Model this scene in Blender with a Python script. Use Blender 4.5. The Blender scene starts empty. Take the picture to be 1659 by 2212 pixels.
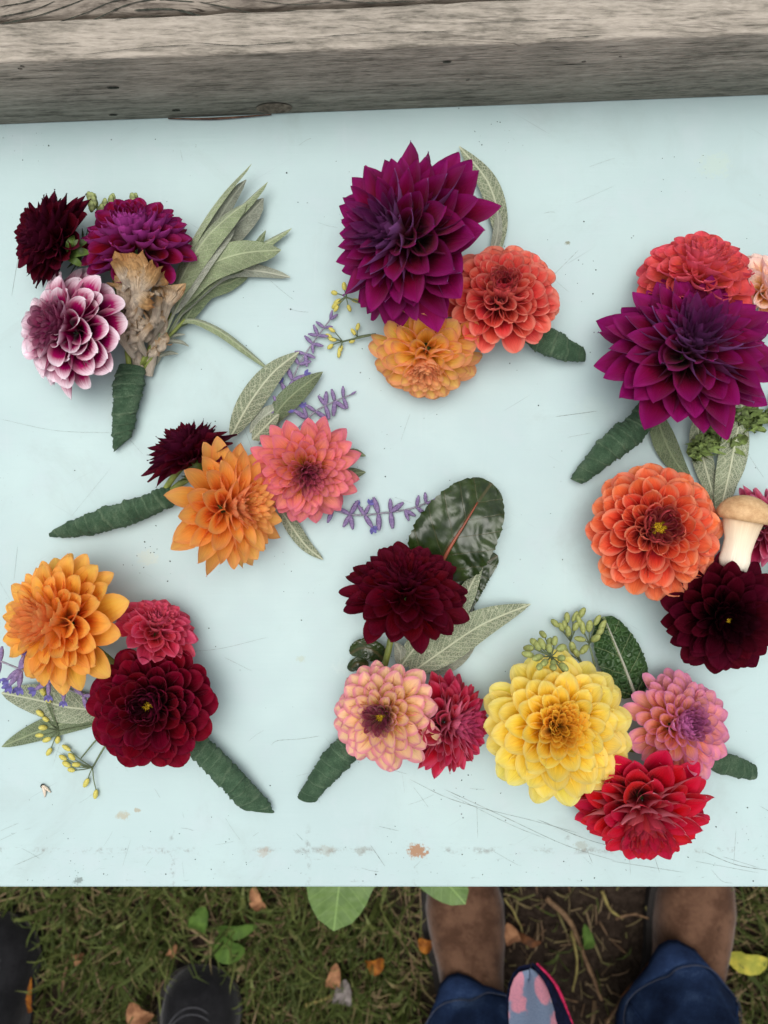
import bpy, math, random
import numpy as np
from mathutils import Vector, noise as mnoise

rad = math.radians
random.seed(7)
rng = np.random.default_rng(11)
sc = bpy.context.scene
col = sc.collection

# ------------------------------------------------------------------ camera, sky, sun, exposure
TZ = 0.60            # height of the table top above the ground
CZ = 1.20            # height of the hand-held camera
cam_d = bpy.data.cameras.new("camera")
cam = bpy.data.objects.new("camera", cam_d)
col.objects.link(cam)
cam.location = (0, 0, CZ)
cam.rotation_euler = (0, 0, 0)
cam_d.sensor_fit = 'VERTICAL'
cam_d.sensor_height = 36.0
cam_d.lens = 36.0 * 1855.0 / 2212.0
cam_d.clip_start = 0.02
cam_d.clip_end = 400
cam_d.dof.use_dof = True
cam_d.dof.focus_distance = 0.575
cam_d.dof.aperture_fstop = 8.0
sc.camera = cam

world = bpy.data.worlds.new("World")
sc.world = world
world.use_nodes = True
wn = world.node_tree
SUN_EL, SUN_AZ = 85.0, -60.0      # azimuth from +Y (towards the bench), negative = to the left
sky = wn.nodes.new("ShaderNodeTexSky")
sky.sky_type = 'NISHITA'
sky.sun_disc = False
sky.sun_elevation = rad(SUN_EL)
sky.sun_rotation = rad(SUN_AZ)
sky.dust_density = 4.0
hs = wn.nodes.new("ShaderNodeHueSaturation")      # an overcast sky is nearly grey
hs.inputs["Saturation"].default_value = 0.22
bg = wn.nodes["Background"]
bg.inputs["Strength"].default_value = 0.115
wn.links.new(sky.outputs["Color"], hs.inputs["Color"])
wn.links.new(hs.outputs["Color"], bg.inputs["Color"])

sun_d = bpy.data.lights.new("sun", 'SUN')
sun_d.energy = 1.5
sun_d.angle = rad(50)
sun_d.color = (1.0, 0.97, 0.92)
sun = bpy.data.objects.new("sun", sun_d)
col.objects.link(sun)
_a, _e = rad(SUN_AZ), rad(SUN_EL)
_dir = Vector((math.sin(_a) * math.cos(_e), math.cos(_a) * math.cos(_e), math.sin(_e)))
sun.rotation_euler = _dir.to_track_quat('Z', 'Y').to_euler()
sun.location = _dir * 8

sc.view_settings.view_transform = 'Standard'
sc.view_settings.look = 'None'
sc.view_settings.gamma = 1.0
sc.view_settings.use_curve_mapping = False
sc.view_settings.exposure = 0.45
sc.render.engine = 'CYCLES'
sc.cycles.use_denoising = True
sc.cycles.max_bounces = 10
sc.cycles.diffuse_bounces = 8
sc.cycles.transmission_bounces = 6

# ------------------------------------------------------------------ measures
K0 = 0.6 / 1855.0        # metres per measured unit on the table top


def P(x, y, zmm=0.0):
    """a measured spot (photo units) at zmm above the table, in metres"""
    d = CZ - TZ - zmm / 1000.0
    k = d / 1855.0
    return np.array([(x - 829.5) * k, (1106 - y) * k, TZ + zmm / 1000.0])


def G(x, y, z=0.0):
    """a measured spot at height z (m) above the ground"""
    k = (CZ - z) / 1855.0
    return np.array([(x - 829.5) * k, (1106 - y) * k, z])


def lin(c):
    out = []
    for v in c[:3]:
        v = v / 255.0
        out.append(v / 12.92 if v <= 0.04045 else ((v + 0.055) / 1.055) ** 2.4)
    return (*out, 1.0)


# ------------------------------------------------------------------ object helpers
WORLD = {}


def _finish(o, parent, origin):
    col.objects.link(o)
    WORLD[o.name] = np.array(origin, float)
    if parent is not None:
        o.parent = parent
        o.location = Vector(WORLD[o.name] - WORLD[parent.name])
    else:
        o.location = Vector(origin)
    return o


def tag(o, label=None, cat=None, group=None, kind=None):
    if label:
        o["label"] = label
    if cat:
        o["category"] = cat
    if group:
        o["group"] = group
    if kind:
        o["kind"] = kind
    return o


def thing(name, origin, label, cat, group=None):
    o = bpy.data.objects.new(name, None)
    o.empty_display_size = 0.02
    _finish(o, None, origin)
    return tag(o, label, cat, group)


def mk(name, V, F, mat, parent=None, origin=None, pt=None, rnd=None, smooth=True, label=None):
    """one mesh object; V in world metres"""
    V = np.asarray(V, float)
    if origin is None:
        origin = V.mean(axis=0)
    me = bpy.data.meshes.new(name)
    me.from_pydata((V - origin).tolist(), [], F if isinstance(F, list) else F.tolist())
    if smooth:
        me.polygons.foreach_set("use_smooth", np.ones(len(me.polygons), bool))
    if pt is not None:
        a = me.attributes.new("pt", 'FLOAT_VECTOR', 'POINT')
        a.data.foreach_set("vector", np.ascontiguousarray(pt, np.float32).ravel())
    if rnd is not None:
        a = me.attributes.new("rnd", 'FLOAT', 'POINT')
        a.data.foreach_set("value", np.broadcast_to(np.asarray(rnd, np.float32), (len(V),)).copy())
    me.materials.append(mat)
    me.update()
    o = bpy.data.objects.new(name, me)
    _finish(o, parent, origin)
    if label:
        o["label"] = label
    return o


_gridcache = {}


def gridfaces(nt, nu):
    key = (nt, nu)
    if key not in _gridcache:
        f = []
        for i in range(nt - 1):
            for j in range(nu - 1):
                a = i * nu + j
                f.append((a, a + nu, a + nu + 1, a + 1))
        _gridcache[key] = f
    return _gridcache[key]


def tubefaces(nt, nu, caps=True):
    f = []
    for i in range(nt - 1):
        for j in range(nu):
            k = (j + 1) % nu
            f.append((i * nu + j, i * nu + k, (i + 1) * nu + k, (i + 1) * nu + j))
    if caps:
        f.append(tuple(range(nu - 1, -1, -1)))
        f.append(tuple((nt - 1) * nu + j for j in range(nu)))
    return f


def join(parts):
    """list of (V,F[,pt][,rnd]) -> single arrays"""
    Vs, Fs, off = [], [], 0
    for p in parts:
        Vs.append(np.asarray(p[0]))
        Fs += [tuple(i + off for i in f) for f in p[1]]
        off += len(p[0])
    V = np.vstack(Vs)
    pt = np.vstack([p[2] for p in parts]) if len(parts[0]) > 2 else None
    rn = np.concatenate([np.full(len(p[0]), p[3]) for p in parts]) if len(parts[0]) > 3 else None
    return V, Fs, pt, rn


def spline(pts, n):
    """Catmull-Rom through pts, resampled evenly to n points"""
    p = np.asarray(pts, float)
    if len(p) == 2:
        t = np.linspace(0, 1, n)[:, None]
        return p[0] * (1 - t) + p[1] * t
    q = np.vstack([2 * p[0] - p[1], p, 2 * p[-1] - p[-2]])
    out = []
    for i in range(1, len(q) - 2):
        for s in np.linspace(0, 1, 16, endpoint=False):
            a, b, c, d = q[i - 1], q[i], q[i + 1], q[i + 2]
            out.append(0.5 * (2 * b + (c - a) * s + (2 * a - 5 * b + 4 * c - d) * s * s + (3 * b - a - 3 * c + d) * s ** 3))
    out.append(p[-1])
    out = np.array(out)
    L = np.concatenate([[0], np.cumsum(np.linalg.norm(np.diff(out, axis=0), axis=1))])
    x = np.linspace(0, L[-1], n)
    return np.stack([np.interp(x, L, out[:, k]) for k in range(3)], 1)


def frames(C, up=(0, 0, 1)):
    T = np.gradient(C, axis=0)
    T /= np.linalg.norm(T, axis=1)[:, None] + 1e-12
    up = np.asarray(up, float)
    S = np.cross(T, up)
    n = np.linalg.norm(S, axis=1)
    for i in range(len(S)):
        if n[i] < 1e-3:
            S[i] = np.cross(T[i], (0.3, 1, 0.1))
    S /= np.linalg.norm(S, axis=1)[:, None] + 1e-12
    N = np.cross(S, T)
    return T, S, N


def tube(pts, r, nt=None, nu=8, rnd=None):
    """round rod through pts, r constant or (start,end) or array"""
    nt = nt or max(2, 6 * (len(pts) - 1))
    C = spline(pts, nt)
    T, S, N = frames(C)
    rr = np.interp(np.linspace(0, 1, nt), np.linspace(0, 1, np.size(r)), np.atleast_1d(r)) if np.size(r) > 1 else np.full(nt, float(np.atleast_1d(r)[0]))
    a = np.linspace(0, 2 * math.pi, nu, endpoint=False)
    V = C[:, None, :] + rr[:, None, None] * (np.cos(a)[None, :, None] * S[:, None, :] + np.sin(a)[None, :, None] * N[:, None, :])
    return V.reshape(-1, 3), tubefaces(nt, nu)


def box(x0, x1, y0, y1, z0, z1):
    V = np.array([(x, y, z) for z in (z0, z1) for y in (y0, y1) for x in (x0, x1)], float)
    F = [(0, 2, 3, 1), (4, 5, 7, 6), (0, 1, 5, 4), (2, 6, 7, 3), (0, 4, 6, 2), (1, 3, 7, 5)]
    return V, F


def ellipsoid(c, ax, nt=8, nu=10):
    """ax: 3 vectors (half axes), third is the pole"""
    c = np.asarray(c, float)
    ax = np.asarray(ax, float)
    V = []
    for i in range(nt):
        th = math.pi * (0.02 + 0.96 * i / (nt - 1))
        for j in range(nu):
            ph = 2 * math.pi * j / nu
            V.append(c + ax[0] * math.sin(th) * math.cos(ph) + ax[1] * math.sin(th) * math.sin(ph) - ax[2] * math.cos(th))
    return np.array(V), tubefaces(nt, nu)


def nz(x, y, z=0.0):
    return mnoise.noise(Vector((x, y, z)))


def floor_soft(V, z0=TZ + 0.0012, band=0.007):
    """things pressed on the table flatten against it"""
    z = V[:, 2]
    c = z0 + band
    m = z < c
    V[m, 2] = z0 + band * np.exp((z[m] - c) / band)
    return V


# ------------------------------------------------------------------ node helpers
class NT:
    def __init__(self, name):
        self.m = bpy.data.materials.new(name)
        self.m.use_nodes = True
        self.t = self.m.node_tree
        self.t.nodes.clear()
        self.out = self.t.nodes.new("ShaderNodeOutputMaterial")

    def n(self, typ, **kw):
        nd = self.t.nodes.new(typ)
        for k, v in kw.items():
            setattr(nd, k, v)
        return nd

    def set(self, sock, v):
        if isinstance(v, bpy.types.NodeSocket):
            self.t.links.new(v, sock)
        elif v is not None:
            sock.default_value = v

    def math(self, op, a, b=None, c=None, clamp=False):
        nd = self.n("ShaderNodeMath", operation=op, use_clamp=clamp)
        self.set(nd.inputs[0], a)
        if b is not None:
            self.set(nd.inputs[1], b)
        if c is not None:
            self.set(nd.inputs[2], c)
        return nd.outputs[0]

    def mix(self, f, a, b, mode='MIX'):
        nd = self.n("ShaderNodeMix", data_type='RGBA', blend_type=mode)
        self.set(nd.inputs[0], f)
        self.set(nd.inputs[6], a)
        self.set(nd.inputs[7], b)
        return nd.outputs[2]

    def rng(self, v, a, b, c=0.0, d=1.0, smooth=True):
        nd = self.n("ShaderNodeMapRange", interpolation_type='SMOOTHSTEP' if smooth else 'LINEAR')
        self.set(nd.inputs[0], v)
        for i, x in enumerate((a, b, c, d)):
            nd.inputs[1 + i].default_value = x
        return nd.outputs[0]

    def attr(self, name):
        return self.n("ShaderNodeAttribute", attribute_name=name)

    def xyz(self, v):
        nd = self.n("ShaderNodeSeparateXYZ")
        self.set(nd.inputs[0], v)
        return nd.outputs

    def comb(self, x, y, z):
        nd = self.n("ShaderNodeCombineXYZ")
        for i, v in enumerate((x, y, z)):
            self.set(nd.inputs[i], v)
        return nd.outputs[0]

    def noise(self, vec, scale, detail=3.0, rough=0.55, dist=0.0):
        nd = self.n("ShaderNodeTexNoise")
        self.set(nd.inputs["Vector"], vec)
        nd.inputs["Scale"].default_value = scale
        nd.inputs["Detail"].default_value = detail
        nd.inputs["Roughness"].default_value = rough
        nd.inputs["Distortion"].default_value = dist
        return nd.outputs[0]

    def voro(self, vec, scale, feature='F1', rnd=1.0):
        nd = self.n("ShaderNodeTexVoronoi", feature=feature)
        self.set(nd.inputs["Vector"], vec)
        nd.inputs["Scale"].default_value = scale
        nd.inputs["Randomness"].default_value = rnd
        return nd.outputs[0]

    def ramp(self, f, stops):
        nd = self.n("ShaderNodeValToRGB")
        cr = nd.color_ramp
        while len(cr.elements) < len(stops):
            cr.elements.new(0.5)
        for e, (p, c) in zip(cr.elements, stops):
            e.position = p
            e.color = c
        self.set(nd.inputs[0], f)
        return nd.outputs[0]

    def bump(self, h, strength=0.3, dist=0.001, normal=None):
        nd = self.n("ShaderNodeBump")
        nd.inputs["Strength"].default_value = strength
        nd.inputs["Distance"].default_value = dist
        self.set(nd.inputs["Height"], h)
        if normal is not None:
            self.set(nd.inputs["Normal"], normal)
        return nd.outputs[0]

    def done(self, color, rough=0.6, spec=0.3, normal=None, trans=0.0, sheen=0.0, metal=0.0, coat=0.0):
        b = self.n("ShaderNodeBsdfPrincipled")
        self.set(b.inputs["Base Color"], color)
        self.set(b.inputs["Roughness"], rough)
        b.inputs["Specular IOR Level"].default_value = spec
        b.inputs["Sheen Weight"].default_value = sheen
        b.inputs["Sheen Roughness"].default_value = 0.4
        b.inputs["Metallic"].default_value = metal
        b.inputs["Coat Weight"].default_value = coat
        if normal is not None:
            self.set(b.inputs["Normal"], normal)
        sh = b.outputs[0]
        if trans > 0:
            tr = self.n("ShaderNodeBsdfTranslucent")
            self.set(tr.inputs[0], color)
            mx = self.n("ShaderNodeMixShader")
            mx.inputs[0].default_value = trans
            self.t.links.new(sh, mx.inputs[1])
            self.t.links.new(tr.outputs[0], mx.inputs[2])
            sh = mx.outputs[0]
        self.t.links.new(sh, self.out.inputs[0])
        return self.m

    def obj(self):
        return self.n("ShaderNodeTexCoord").outputs["Object"]


def petal_mat(name, base, mid, tip, edge=None, back=None, inner=None, edge_w=0.5, inner_s=(0.45, 0.2), streak=0.22, sheen=0.06, spec=0.2, rough=0.58, trans=0.3, back_t=(0.35, 0.8), stops=(0.28, 0.62, 0.98)):
    """petal colours run from the base to the tip, with their own edge, reverse and centre colours"""
    m = NT(name)
    at = m.attr("pt")
    u, t, s = m.xyz(at.outputs["Vector"])
    r = m.attr("rnd").outputs["Fac"]
    au = m.math('ABSOLUTE', u)
    # streaks running along the petal
    vec = m.comb(m.math('MULTIPLY', u, 5.0), m.math('MULTIPLY', t, 0.9), m.math('MULTIPLY', r, 37.0))
    st = m.noise(vec, 1.6, 3.0, 0.6)
    tt = m.math('ADD', t, m.math('MULTIPLY', m.math('SUBTRACT', st, 0.5), 0.22))
    c = m.ramp(tt, [(stops[0], lin(base)), (stops[1], lin(mid)), (stops[2], lin(tip))])
    if edge is not None:
        e = m.rng(m.math('ADD', au, m.math('MULTIPLY', m.math('POWER', t, 4.0), 0.75)), 0.62, 1.12, 0.0, edge_w)
        c = m.mix(e, c, lin(edge))
    if back is not None:
        geo = m.n("ShaderNodeNewGeometry")
        bc = m.mix(m.rng(tt, back_t[0], back_t[1]), lin(mid), lin(back))
        c = m.mix(geo.outputs["Backfacing"], c, bc)
    if inner is not None:
        c = m.mix(m.rng(s, inner_s[1], inner_s[0], 0.9, 0.0), c, lin(inner))
    # fine veins and petal to petal variation
    v2 = m.noise(m.comb(m.math('MULTIPLY', u, 14.0), m.math('MULTIPLY', t, 1.2), m.math('MULTIPLY', r, 53.0)), 2.0, 2.0, 0.5)
    val = m.math('ADD', m.math('MULTIPLY', m.math('SUBTRACT', v2, 0.5), 2 * streak),
                 m.math('ADD', m.math('MULTIPLY', m.math('SUBTRACT', r, 0.5), 0.20), 1.0))
    hv = m.n("ShaderNodeHueSaturation")
    m.set(hv.inputs["Value"], val)
    m.set(hv.inputs["Hue"], m.math('ADD', 0.5, m.math('MULTIPLY', m.math('SUBTRACT', m.math('FRACT', m.math('MULTIPLY', r, 7.3)), 0.5), 0.012)))
    m.set(hv.inputs["Color"], c)
    mid_crease = m.rng(au, 0.0, 0.10, 0.0, 1.0)
    h = m.math('ADD', v2, m.math('MULTIPLY', mid_crease, 0.35))
    nb = m.bump(h, 0.6, 0.0011)
    return m.done(hv.outputs[0], rough, spec, nb, trans, sheen)


def plain(name, c, rough=0.6, spec=0.3, var=0.15, scale=60.0, bump=0.2, bd=0.001, trans=0.0, c2=None):
    m = NT(name)
    o = m.obj()
    f = m.noise(o, scale, 4.0, 0.6)
    c2 = c2 or tuple(max(0, v * (1 - 2 * var)) for v in c)
    cc = m.mix(m.rng(f, 0.3, 0.7), lin(c2), lin(c))
    return m.done(cc, rough, spec, m.bump(f, bump, bd), trans)


# ------------------------------------------------------------------ materials
M = {}
# dahlias
M['purple'] = petal_mat('petal_purple', (72, 0, 20), (116, 0, 46), (138, 4, 94), edge=(146, 20, 108), back=(148, 87, 152), inner=(97, 32, 87), edge_w=0.4, inner_s=(0.36, 0.18), sheen=0.03)
M['plumred'] = petal_mat('petal_plum_red', (66, 0, 17), (129, 0, 34), (142, 4, 55), edge=(158, 38, 118), back=(167, 57, 141), edge_w=0.6, sheen=0.03)
M['coral'] = petal_mat('petal_coral', (176, 24, 40), (224, 70, 64), (242, 120, 102), edge=(249, 160, 140), back=(234, 112, 100), inner=(182, 22, 48), edge_w=0.65, inner_s=(0.4, 0.12), trans=.32)
M['coralorange'] = petal_mat('petal_coral_orange', (186, 34, 46), (228, 80, 52), (246, 128, 80), edge=(251, 166, 130), back=(236, 118, 92), inner=(172, 28, 52), edge_w=0.65, inner_s=(0.42, 0.2), trans=.32)
M['coralred'] = petal_mat('petal_coral_red', (230, 130, 60), (234, 96, 78), (226, 72, 88), edge=(236, 110, 114), back=(228, 92, 108), edge_w=0.5)
M['peachyellow'] = petal_mat('petal_peach_yellow', (252, 196, 50), (254, 216, 104), (251, 200, 122), edge=(244, 166, 124), back=(245, 176, 130), inner=(248, 182, 128), edge_w=0.75, inner_s=(0.4, 0.15), trans=.48)
M['orange'] = petal_mat('petal_orange', (244, 140, 42), (253, 182, 84), (254, 194, 110), edge=(248, 164, 104), back=(246, 162, 106), edge_w=0.5, trans=.46)
M['orange2'] = petal_mat('petal_golden_orange', (245, 146, 30), (254, 190, 70), (255, 204, 104), edge=(249, 174, 96), back=(247, 172, 98), inner=(247, 168, 100), edge_w=0.45, inner_s=(0.45, 0.2), trans=.46)
M['pinkcoral'] = petal_mat('petal_pink_coral', (248, 186, 60), (244, 150, 118), (240, 134, 142), edge=(238, 124, 146), back=(230, 108, 136), inner=(178, 46, 92), edge_w=0.6, inner_s=(0.42, 0.1), trans=.32)
M['maroon'] = petal_mat('petal_maroon', (53, 0, 11), (80, 4, 23), (86, 8, 32), edge=(95, 17, 42), back=(78, 15, 40), edge_w=0.4, spec=0.1, sheen=0, rough=.6)
M['maroonred'] = petal_mat('petal_maroon_red', (124, 0, 25), (99, 4, 23), (89, 8, 30), edge=(99, 19, 42), back=(84, 13, 36), edge_w=0.4, spec=0.1, sheen=0, rough=.6)
M['nearblack'] = petal_mat('petal_near_black', (32, 0, 8), (55, 0, 15), (76, 2, 23), edge=(84, 11, 32), back=(57, 6, 23), inner=(32, 0, 10), edge_w=0.4, inner_s=(0.6, 0.25), spec=0.07, sheen=0, rough=.65)
M['deepred'] = petal_mat('petal_deep_red', (63, 0, 15), (106, 0, 27), (124, 0, 34), edge=(142, 19, 53), back=(114, 6, 44), inner=(87, 2, 38), edge_w=0.5, inner_s=(0.4, 0.15), sheen=0.02, spec=.12)
M['rosered'] = petal_mat('petal_rose_red', (206, 44, 56), (216, 52, 82), (222, 76, 108), edge=(230, 106, 132), back=(222, 84, 116), edge_w=0.5)
M['peachpink'] = petal_mat('petal_peach_pink', (248, 204, 100), (250, 218, 152), (246, 198, 168), edge=(234, 148, 168), back=(236, 164, 178), inner=(146, 22, 72), edge_w=0.85, inner_s=(0.30, 0.22), trans=.34)
M['crimson'] = petal_mat('petal_crimson', (140, 0, 30), (190, 14, 50), (202, 36, 76), edge=(216, 90, 122), back=(222, 112, 142), inner=(190, 58, 104), edge_w=0.5, inner_s=(0.5, 0.2))
M['yellow'] = petal_mat('petal_yellow', (255, 200, 20), (255, 226, 66), (255, 240, 132), edge=(255, 244, 166), back=(253, 232, 126), inner=(255, 212, 64), edge_w=0.5, inner_s=(0.5, 0.15), trans=0.5)
M['pinklilac'] = petal_mat('petal_pink_lilac', (246, 168, 96), (242, 164, 140), (234, 150, 174), edge=(230, 146, 186), back=(224, 138, 186), inner=(196, 100, 164), edge_w=0.7, inner_s=(0.45, 0.15), trans=.32)
M['red'] = petal_mat('petal_red', (140, 0, 22), (200, 0, 36), (212, 14, 54), edge=(212, 48, 80), back=(228, 136, 150), inner=(190, 22, 52), edge_w=0.4, inner_s=(.5, .3))
M['rasppink'] = petal_mat('petal_raspberry', (156, 8, 48), (186, 42, 88), (200, 84, 122), edge=(212, 120, 150), back=(196, 100, 132), edge_w=0.6)
M['peachwhite'] = petal_mat('petal_pale_peach', (250, 200, 100), (250, 216, 192), (248, 220, 208), edge=(242, 208, 204), back=(242, 200, 196), edge_w=0.5, trans=0.3)
M['bicolor'] = petal_mat('petal_white_magenta', (64, 0, 30), (168, 6, 94), (255, 240, 248), edge=(255, 240, 248), back=(252, 220, 238), inner=(122, 8, 70), edge_w=0.22, inner_s=(0.52, 0.25), streak=0.16, trans=.2, back_t=(.55, 1.1), stops=(.3, .72, 1.0), sheen=0)
M['stamen'] = plain('stamen', (206, 168, 30), 0.7, 0.2, 0.25, 900, 0.4, 0.0006)
M['calyx'] = plain('calyx_green', (92, 116, 52), 0.5, 0.35, 0.2, 120, 0.2, 0.0008)
M['stem'] = plain('stem_green', (138, 152, 72), 0.5, 0.35, 0.15, 90, 0.2, 0.0008)


def sage_mat(name, c, vein, amount):
    m = NT(name)
    at = m.attr("pt").outputs["Vector"]        # metres across, metres along, width there
    x, y, w = m.xyz(at)
    r = m.attr("rnd").outputs["Fac"]
    ax = m.math('ABSOLUTE', x)
    vec = m.comb(x, y, m.math('MULTIPLY', r, 3.0))
    cell = m.voro(vec, 620.0, 'DISTANCE_TO_EDGE')
    ret = m.rng(cell, 0.02, 0.13, 1.0, 0.0)
    side = m.math('SINE', m.math('MULTIPLY', m.math('SUBTRACT', y, m.math('MULTIPLY', ax, 1.3)), 1150.0))
    sv = m.rng(side, 0.80, 1.0, 0.0, 0.8)
    rib = m.rng(ax, 0.0003, 0.0011, 1.0, 0.0)
    v = m.math('MAXIMUM', m.math('MAXIMUM', m.math('MULTIPLY', ret, 0.75), sv), rib)
    n1 = m.noise(vec, 90.0, 3.0)
    c0 = m.mix(m.rng(n1, 0.3, 0.7), lin(c), lin(tuple(q * 0.84 for q in c)))
    cc = m.mix(m.math('MULTIPLY', v, amount), c0, lin(vein))
    hv = m.n("ShaderNodeHueSaturation")
    m.set(hv.inputs["Value"], m.math('ADD', 0.9, m.math('MULTIPLY', r, 0.2)))
    m.set(hv.inputs["Color"], cc)
    return m.done(hv.outputs[0], 0.75, 0.15, m.bump(m.math('SUBTRACT', 1.0, v) if amount < 0.5 else v, 0.7, 0.0009), 0.08, 0.35)


M['sage'] = sage_mat('sage_upper', (138, 152, 114), (178, 186, 152), 0.5)
M['sageback'] = sage_mat('sage_under', (128, 140, 112), (192, 196, 168), 0.75)
M['sagegrey'] = sage_mat('sage_grey', (150, 156, 138), (184, 186, 168), 0.5)
M['sagedark'] = sage_mat('sage_dark', (104, 120, 88), (148, 158, 124), 0.55)


def broad_mat(name, c, c2, ribc, spec, rough, cellscale, relief=.8):
    m = NT(name)
    at = m.attr("pt").outputs["Vector"]
    x, y, w = m.xyz(at)
    ax = m.math('ABSOLUTE', x)
    vec = m.comb(x, y, 0.0)
    n1 = m.noise(vec, 60.0, 3.0)
    c0 = m.mix(m.rng(n1, 0.35, 0.65), lin(c2), lin(c))
    side = m.math('SINE', m.math('ADD', m.math('MULTIPLY', m.math('SUBTRACT', y, m.math('MULTIPLY', ax, 0.9)), 420.0), m.math('MULTIPLY', m.noise(vec, 30.0), 3.0)))
    sv = m.rng(side, 0.965, 1.0, 0.0, 0.6)
    rib = m.rng(ax, 0.0006, 0.0013, 1.0, 0.0)
    cc = m.mix(m.math('MAXIMUM', sv, rib), c0, lin(ribc))
    cell = m.voro(vec, cellscale, 'DISTANCE_TO_EDGE')
    h = m.math('SUBTRACT', m.rng(cell, 0.0, 0.35), sv)
    return m.done(cc, rough, spec, m.bump(h, relief, 0.0028), 0.05)


M['chard'] = broad_mat('chard_leaf', (46, 62, 24), (30, 44, 20), (64, 62, 34), 0.5, 0.3, 40.0, .15)
M['kale'] = broad_mat('crinkled_leaf', (58, 88, 46), (44, 70, 38), (128, 146, 104), 0.35, 0.42, 230.0)
M['hosta'] = broad_mat('broad_leaf', (98, 124, 66), (84, 110, 56), (120, 148, 84), 0.3, 0.5, 60.0, .2)
M['rib'] = plain('red_midrib', (140, 72, 50), 0.4, 0.4)
M['curly'] = plain('curly_green', (132, 154, 86), 0.65, 0.25, 0.25, 150, 0.3, 0.001, 0.1)
M['fennelseed'] = plain('fennel_seed_yellow', (206, 194, 100), 0.55, 0.3, 0.2, 500, 0.3, 0.0005, c2=(176, 170, 84))
M['fennelgreen'] = plain('fennel_seed_green', (156, 162, 96), 0.55, 0.3, 0.2, 500, 0.3, 0.0005, c2=(126, 136, 78))
M['budgreen'] = plain('bud_green', (150, 162, 100), 0.55, 0.3, 0.2, 300, 0.3, 0.0005)
M['thinstem'] = plain('thin_stem', (104, 118, 84), 0.6, 0.3)
M['lavender'] = plain('lavender_fuzz', (142, 124, 160), 0.9, 0.1, 0.2, 700, 0.8, 0.0008, c2=(108, 92, 130))
M['violet'] = plain('violet_corolla', (106, 100, 168), 0.7, 0.2, 0.15, 400, 0.3, 0.0006, 0.15)
M['lavstem'] = plain('lavender_stem', (150, 146, 158), 0.8, 0.15, 0.12, 500, 0.4, 0.0005)


def wrap_mat():
    m = NT('floral_tape')
    at = m.attr("pt").outputs["Vector"]
    a, t, w = m.xyz(at)
    o = m.obj()
    crep = m.noise(m.comb(m.math('MULTIPLY', a, 10.0), m.math('MULTIPLY', t, 260.0), 0.0), 3.0, 3.0, 0.7, 0.6)
    big = m.noise(o, 120.0, 4.0)
    f = m.math('ADD', m.math('MULTIPLY', crep, 0.6), m.math('MULTIPLY', big, 0.4))
    c = m.ramp(f, [(0.3, lin((44, 66, 49))), (0.5, lin((72, 103, 76))), (0.72, lin((129, 150, 122)))])
    c = m.mix(m.math('MULTIPLY', m.rng(w, .80, .92), m.rng(big, .35, .6, .3, .75)), c, lin((114, 137, 108)))
    return m.done(c, 0.62, 0.25, m.bump(f, 1.0, 0.003))


M['wrap'] = wrap_mat()


def fungus_mat():
    m = NT('dried_mushroom')
    at = m.attr("pt").outputs["Vector"]
    u, t, s = m.xyz(at)
    o = m.obj()
    n = m.noise(o, 160.0, 4.0, 0.6, 0.5)
    fib = m.noise(m.comb(m.math('MULTIPLY', u, 9.0), m.math('MULTIPLY', t, 1.2), m.math('MULTIPLY', s, 20.0)), 2.0, 3.0)
    tt = m.math('ADD', m.math('ADD', t, s), m.math('MULTIPLY', m.math('SUBTRACT', n, 0.5), 0.5))
    c = m.ramp(m.math('DIVIDE', tt, 1.35), [(0.1, lin((236, 222, 202))), (0.52, lin((236, 216, 190))), (0.78, lin((206, 164, 112))), (0.97, lin((176, 122, 70)))])
    edge = m.math('MULTIPLY', m.rng(m.math('ABSOLUTE', u), .7, 1.0), m.rng(t, .3, .9))
    c = m.mix(m.math('MULTIPLY', edge, .5), c, lin((164, 112, 68)))
    c = m.mix(m.rng(n, .56, .72, 0.0, .3), c, lin((176, 134, 94)))
    cc = m.mix(m.rng(fib, 0.32, 0.62, 0.38, 0.0), c, lin((126, 98, 76)))
    return m.done(cc, 0.8, 0.15, m.bump(m.math('ADD', fib, n), 1.0, 0.0028), 0.1)


M['fungus'] = fungus_mat()


def cap_mat():
    m = NT('mushroom_cap')
    o = m.obj()
    n = m.noise(o, 300.0, 4.0, 0.7)
    big = m.noise(o, 50.0, 2.0)
    c = m.ramp(m.math('ADD', m.math('MULTIPLY', n, 0.6), m.math('MULTIPLY', big, 0.4)), [(0.3, lin((168, 126, 84))), (0.55, lin((204, 168, 124))), (0.75, lin((222, 192, 152)))])
    return m.done(c, 0.6, 0.25, m.bump(n, 0.25, 0.0006))


M['cap'] = cap_mat()


def stipe_mat():
    m = NT('mushroom_stalk')
    at = m.attr("pt").outputs["Vector"]
    a, t, s = m.xyz(at)
    fib = m.noise(m.comb(m.math('MULTIPLY', a, 14.0), m.math('MULTIPLY', t, 1.0), 0.0), 2.0, 3.0)
    c = m.ramp(t, [(0.0, lin((244, 236, 220))), (0.55, lin((236, 220, 192))), (0.95, lin((206, 172, 132)))])
    c = m.mix(m.rng(fib, 0.4, 0.7, 0.22, 0.0), c, lin((180, 150, 116)))
    return m.done(c, 0.7, 0.2, m.bump(fib, 0.3, 0.0006), 0.05)


M['stipe'] = stipe_mat()


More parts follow.
